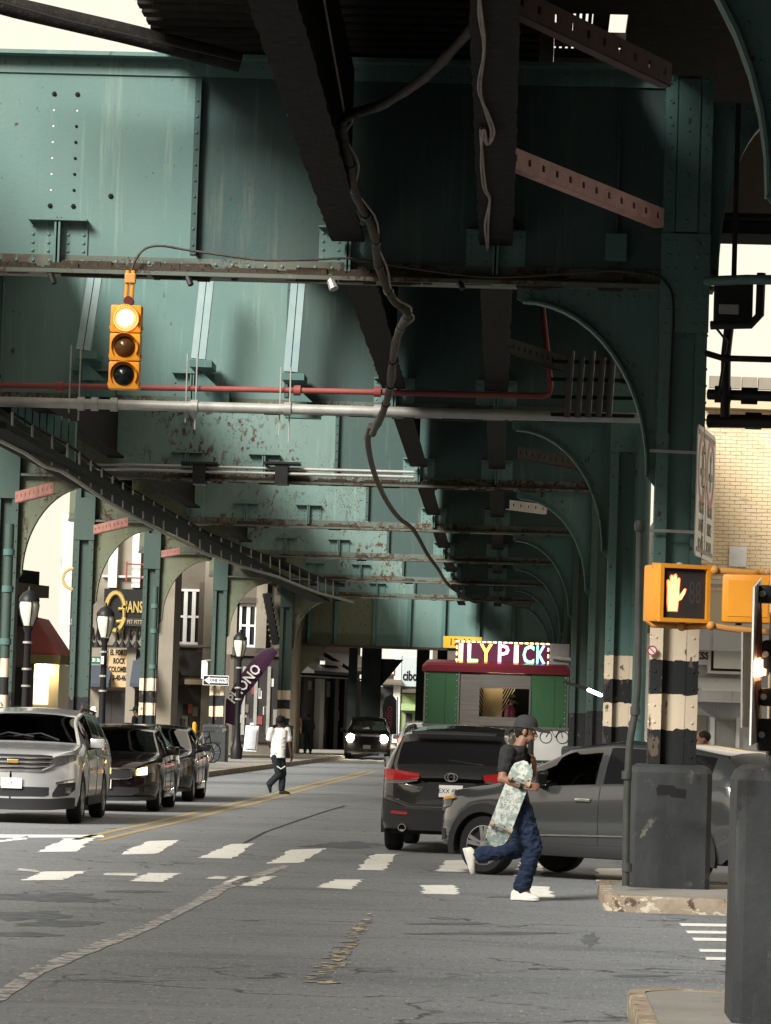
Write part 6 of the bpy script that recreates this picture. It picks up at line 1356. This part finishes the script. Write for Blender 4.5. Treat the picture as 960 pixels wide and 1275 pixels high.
# ---------------------------------------------------------------- left street furniture
LG = M1('lamp_glass', (.55, .55, .48), .3, col2=(.45, .45, .38), ns=6)
def street_lamp(x, ytop, d, lab, globe=False):
    top = P(x, ytop, d); g = V((top.x, d, .14)); t = thing('street_lamp', lab, 'street lamp', tuple(g), 'old-style street lamps'); H = top.z
    b = MB(); b.lathe([(.2, .14), (.22, .5), (.16, .65), (.12, .9), (.095, 1.3), (.075, H-1.05), (.11, H-.98), (.13, H-.9)], (g.x, g.y, 0), (0, 0, 1), 12); b.build('post', BLACK, t, True)
    b = MB(); b.lathe([(.11, H-.88), (.2, H-.62), (.235, H-.4), (.21, H-.28)], (g.x, g.y, 0), (0, 0, 1), 14); b.build('globe', LG, t, True)
    b = MB(); b.lathe([(.25, H-.3), (.24, H-.22), (.15, H-.1), (.05, H-.04), (.02, H+.06)], (g.x, g.y, 0), (0, 0, 1), 14); b.build('cap', BLACK, t, True)
    b = MB()
    for k in range(4): a = k*math.pi/2+.4; b.tube([(g.x+r*math.cos(a), g.y+r*math.sin(a), H-z) for r, z in ((.125, .88), (.215, .62), (.25, .4), (.225, .28))], .013, 4)
    b.build('cage', BLACK, t); 
    for z in (H-1.3, 2.6, 2.2): b = MB(); b.cyl((g.x, g.y, z), (g.x, g.y, z+.05), .115, n=12); b.build('band', GALV, t)
    return t
street_lamp(37, 733, 84, 'street lamp in front of the maroon awning, leftmost of the three'); street_lamp(132, 753, 96, 'street lamp in front of the gold-lettered building'); street_lamp(299.5, 786, 124, 'street lamp beside the sandwich board, right of the one-way sign')
def signboard(name, lab, x0, y0, x1, y1, d, m, words, size, tm, sx=1, name2='panel'):
    c = P((x0+x1)/2, (y0+y1)/2, d); t = thing(name, lab, 'sign', tuple(c)); k = d/F; b = MB(); b.rbox(c, (x1-x0)*k/2, .012, (y1-y0)*k/2, .008); pn = b.build(name2, m, t)
    if words: text(words, size, tm, pn, frame(c+V((.0, -.0135, 0)), (1, 0, 0), up), ext=.003, sx=sx, off=.006)
    return t, c, k
signboard('street_sign', 'small green street sign on the lamp by the gold-lettered building', 114, 817.5, 125, 826.5, 95.8, M1('street_sign_green', (.0, .10, .06), .5), '31 St', .13, WHITE, .75)
b = MB(); c = P(127.5, 822, 95.8); b.rbox(c, .04, .015, .11, .01); t = tag(b.build('sign_bracket', SG, None), 'small white plate at the end of the green street sign', 'sign plate')
t, c, k = signboard('one_way_sign', 'black ONE WAY sign with a white left arrow on the sixth column', 252.5, 841, 285, 853.5, 115.5, SG, None, 0, None)
b = MB(); b.box(c.x-.40, c.x+.40, 115.48, 115.4875, c.z-.14, c.z+.14); pn = b.build('black_field', BLACK, t); b = MB(); b.prism([(c.x+x, 115.478, c.z+z) for x, z in ((-.38, 0), (-.20, .125), (-.20, .085), (.38, .085), (.38, -.085), (-.20, -.085), (-.20, -.125))], (0, -.004, 0)); ar = b.build('arrow', SG, pn); text('ONE WAY', .135, BLACK, ar, frame((c.x+.09, 115.473, c.z), (1, 0, 0), up), ext=.002, sx=.9, off=.004)
t = thing('feather_flag', 'tall purple feather flag leaning left behind the slim street lamp', 'flag', tuple(P(280, 935, 128))); L_ = [(282, 935), (281, 900), (282, 872), (290, 857), (299, 843), (309, 829), (317, 819), (328, 810), (340, 806)]; Rr = [(284, 935), (297, 905), (300, 880), (305, 866), (317, 853), (325, 842), (333, 832), (340, 821), (346, 812)]
b = MB(); b.loft([[P(a[0], a[1], 128), P((a[0]+c_[0])/2, (a[1]+c_[1])/2, 127.93), P(c_[0], c_[1], 128), P((a[0]+c_[0])/2, (a[1]+c_[1])/2, 128.02)] for a, c_ in zip(L_[1:], Rr[1:])]); fl = b.build('banner', M1('purple_flag', (.045, .012, .036), .7, col2=(.03, .01, .028), ns=.7), t, True, ang=60)
b = MB(); b.tube([P(x, y, 128.06) for x, y in L_], .025, 5); b.build('pole', BLACK, t)
p0, p1 = P(289, 871, 127.85), P(320, 832, 127.85); dd = (p1-p0).normalized(); text('PHONO', .52, WHITE, fl, frame((p0+p1)/2, dd, V((0, -1, 0)).cross(dd)), ext=.004, sx=.85, off=.01)
t = thing('sandwich_board', 'white sandwich board with a grey picture on the pavement behind the walking man', 'sandwich board', tuple(P(312, 937, 125))); 
for s in (0, 1):
    b = MB(); q = [P(303, 935, 125), P(319, 936, 125), P(322, 904, 125.15), P(306, 903, 125.15)]
    b.prism([v+V((0, .5*s if i < 2 else .2*s, 0)) for i, v in enumerate(q)], (0, .03, 0)); b.build('panel', WHITE, t)
cq = [P(305, 932, 124.96), P(317.5, 933, 124.96), P(320, 908, 125.08), P(307, 907, 125.08)]; b = MB(); b.prism(cq, (0, -.012, 0)); pc = b.build('picture', M1('grey_print', (.30, .31, .33), .6, col2=(.5, .5, .52), ns=2.2), t)
b = MB(); b.box(P(311, 903, 125).x, P(316, 903, 125).x, 125.1, 125.3, P(312, 903, 125).z, P(312, 900, 125).z); b.build('carry_handle', WHITE, t)
def bicycle(x, y, d, lab, m):
    g = P(x, y, d); g.z = .14; t = thing('bicycle', lab, 'bicycle', tuple(g), 'bicycles by the dark pedestal'); ax = V((.75, .6, 0)).normalized(); W_ = [g-ax*.5+up*.33, g+ax*.5+up*.33]
    for c_ in W_: b = MB(); b.tube([c_+ax*.32*math.cos(a*.3927)+up*.32*math.sin(a*.3927) for a in range(17)], .022, 5); w_ = b.build('wheel', RUBBER, t); b = MB(); [b.beam(c_-ax*.3*math.cos(a)-up*.3*math.sin(a), c_+ax*.3*math.cos(a)+up*.3*math.sin(a), .008, .008, up=(0, .3, 1)) for a in (0, .6, 1.2, 1.8, 2.4)]; b.build('spokes', GALV, w_)
    b = MB(); s_, h_ = g-ax*.12+up*.85, g+ax*.36+up*.88; bb = g-ax*.05+up*.3
    for a, c_ in ((W_[0], s_), (W_[0], bb), (bb, s_), (bb, h_), (s_-up*.1, h_-up*.08), (h_+up*.1, W_[1])): b.cyl(a, c_, .022, n=6)
    b.build('frame', m, t); b = MB(); b.rbox(s_+up*.06, .11, .06, .03, .02, ax, ax.cross(up), up); b.build('saddle', BLACK, t); b = MB(); n_ = ax.cross(up); b.cyl(h_+up*.12-n_*.25, h_+up*.12+n_*.25, .018, n=6); b.build('handlebar', BLACK, t)
bicycle(247, 953, 112, 'dark bicycle parked by the dark pedestal under the one-way sign', BLACK); bicycle(238, 955, 108, 'grey-framed bicycle left of the dark bicycle, half hidden by the black sedan', GALV)
g = P(241, 940, 111); t = thing('bollard', 'thin yellow bollard left of the pedestal under the one-way sign', 'bollard', (g.x, 111, .14)); b = MB(); b.lathe([(.07, .14), (.07, 1.35), (.05, 1.42)], (g.x, 111, 0), (0, 0, 1), 10); b.build('post', YELLOW, t, True); b = MB(); b.cyl((g.x, 111, .75), (g.x, 111, .9), .074, n=10); b.build('band', BLACK, t)
g = P(255, 830, 118); t = thing('column_banner', 'small white notice hung beside the sixth column above the one-way sign', 'sign', tuple(g)); b = MB(); b.box(g.x-.1, g.x+.1, 117.9, 117.93, g.z-.4, g.z+.2); b.build('panel', SG, t); b = MB(); b.cyl((g.x, 118, g.z+.21), (g.x+.5, 116.5, g.z+.21), .02, n=5); b.build('arm', GALV, t)
g = P(798, 700, 51.6); t = thing('drain_pipe', 'dark drain pipe in the gap between the wide column and the second right column', 'pipe', (g.x, 51.6, 0), 'drain pipes on the columns'); b = MB(); b.cyl((g.x+.02, 51.6, 0), (g.x+.02, 51.6, 6.1), .10, n=12); b.build('pipe', TEAL2, t, True)
# drain pipes on the left columns
for x0, d, lab in ((8, 67.6, 'leftmost column'), (191, 99.6, 'fifth column beside the gold letters'), (361, 149.3, 'end girder column by the orange paint')):
    g = P(x0, 850, d); t = thing('drain_pipe', 'round drain pipe strapped to the '+lab, 'pipe', (g.x, d, 0), 'drain pipes on the columns'); b = MB(); b.cyl((g.x, d-.3, .14), (g.x, d-.3, 5.2 if d < 140 else 6.9), .085, n=10); b.build('pipe', COLM2, t, True)
    for z in (2.9, 3.9, 4.6): b = MB(); b.cyl((g.x, d-.3, z), (g.x, d-.3, z+.12), .11, n=10); b.build('joint', TEAL2, t, True)
ORP = M1('orange_column_paint', (.48, .26, .07), .6, col2=(.36, .2, .08), ns=3); g = P(358, 900, 149.4); t = thing('column_guard', 'orange painted guard round the foot of the end girder column', 'column guard', (g.x, 149.6, 0)); b = MB(); b.box(g.x-.4, g.x+.42, 149.2, 149.22, .14, P(358, 842, 149).z); b.build('front_plate', ORP, t); b = MB(); b.box(g.x+.44, g.x+.46, 149.2, 149.9, .14, P(358, 842, 149).z); b.build('side_plate', ORP, t)
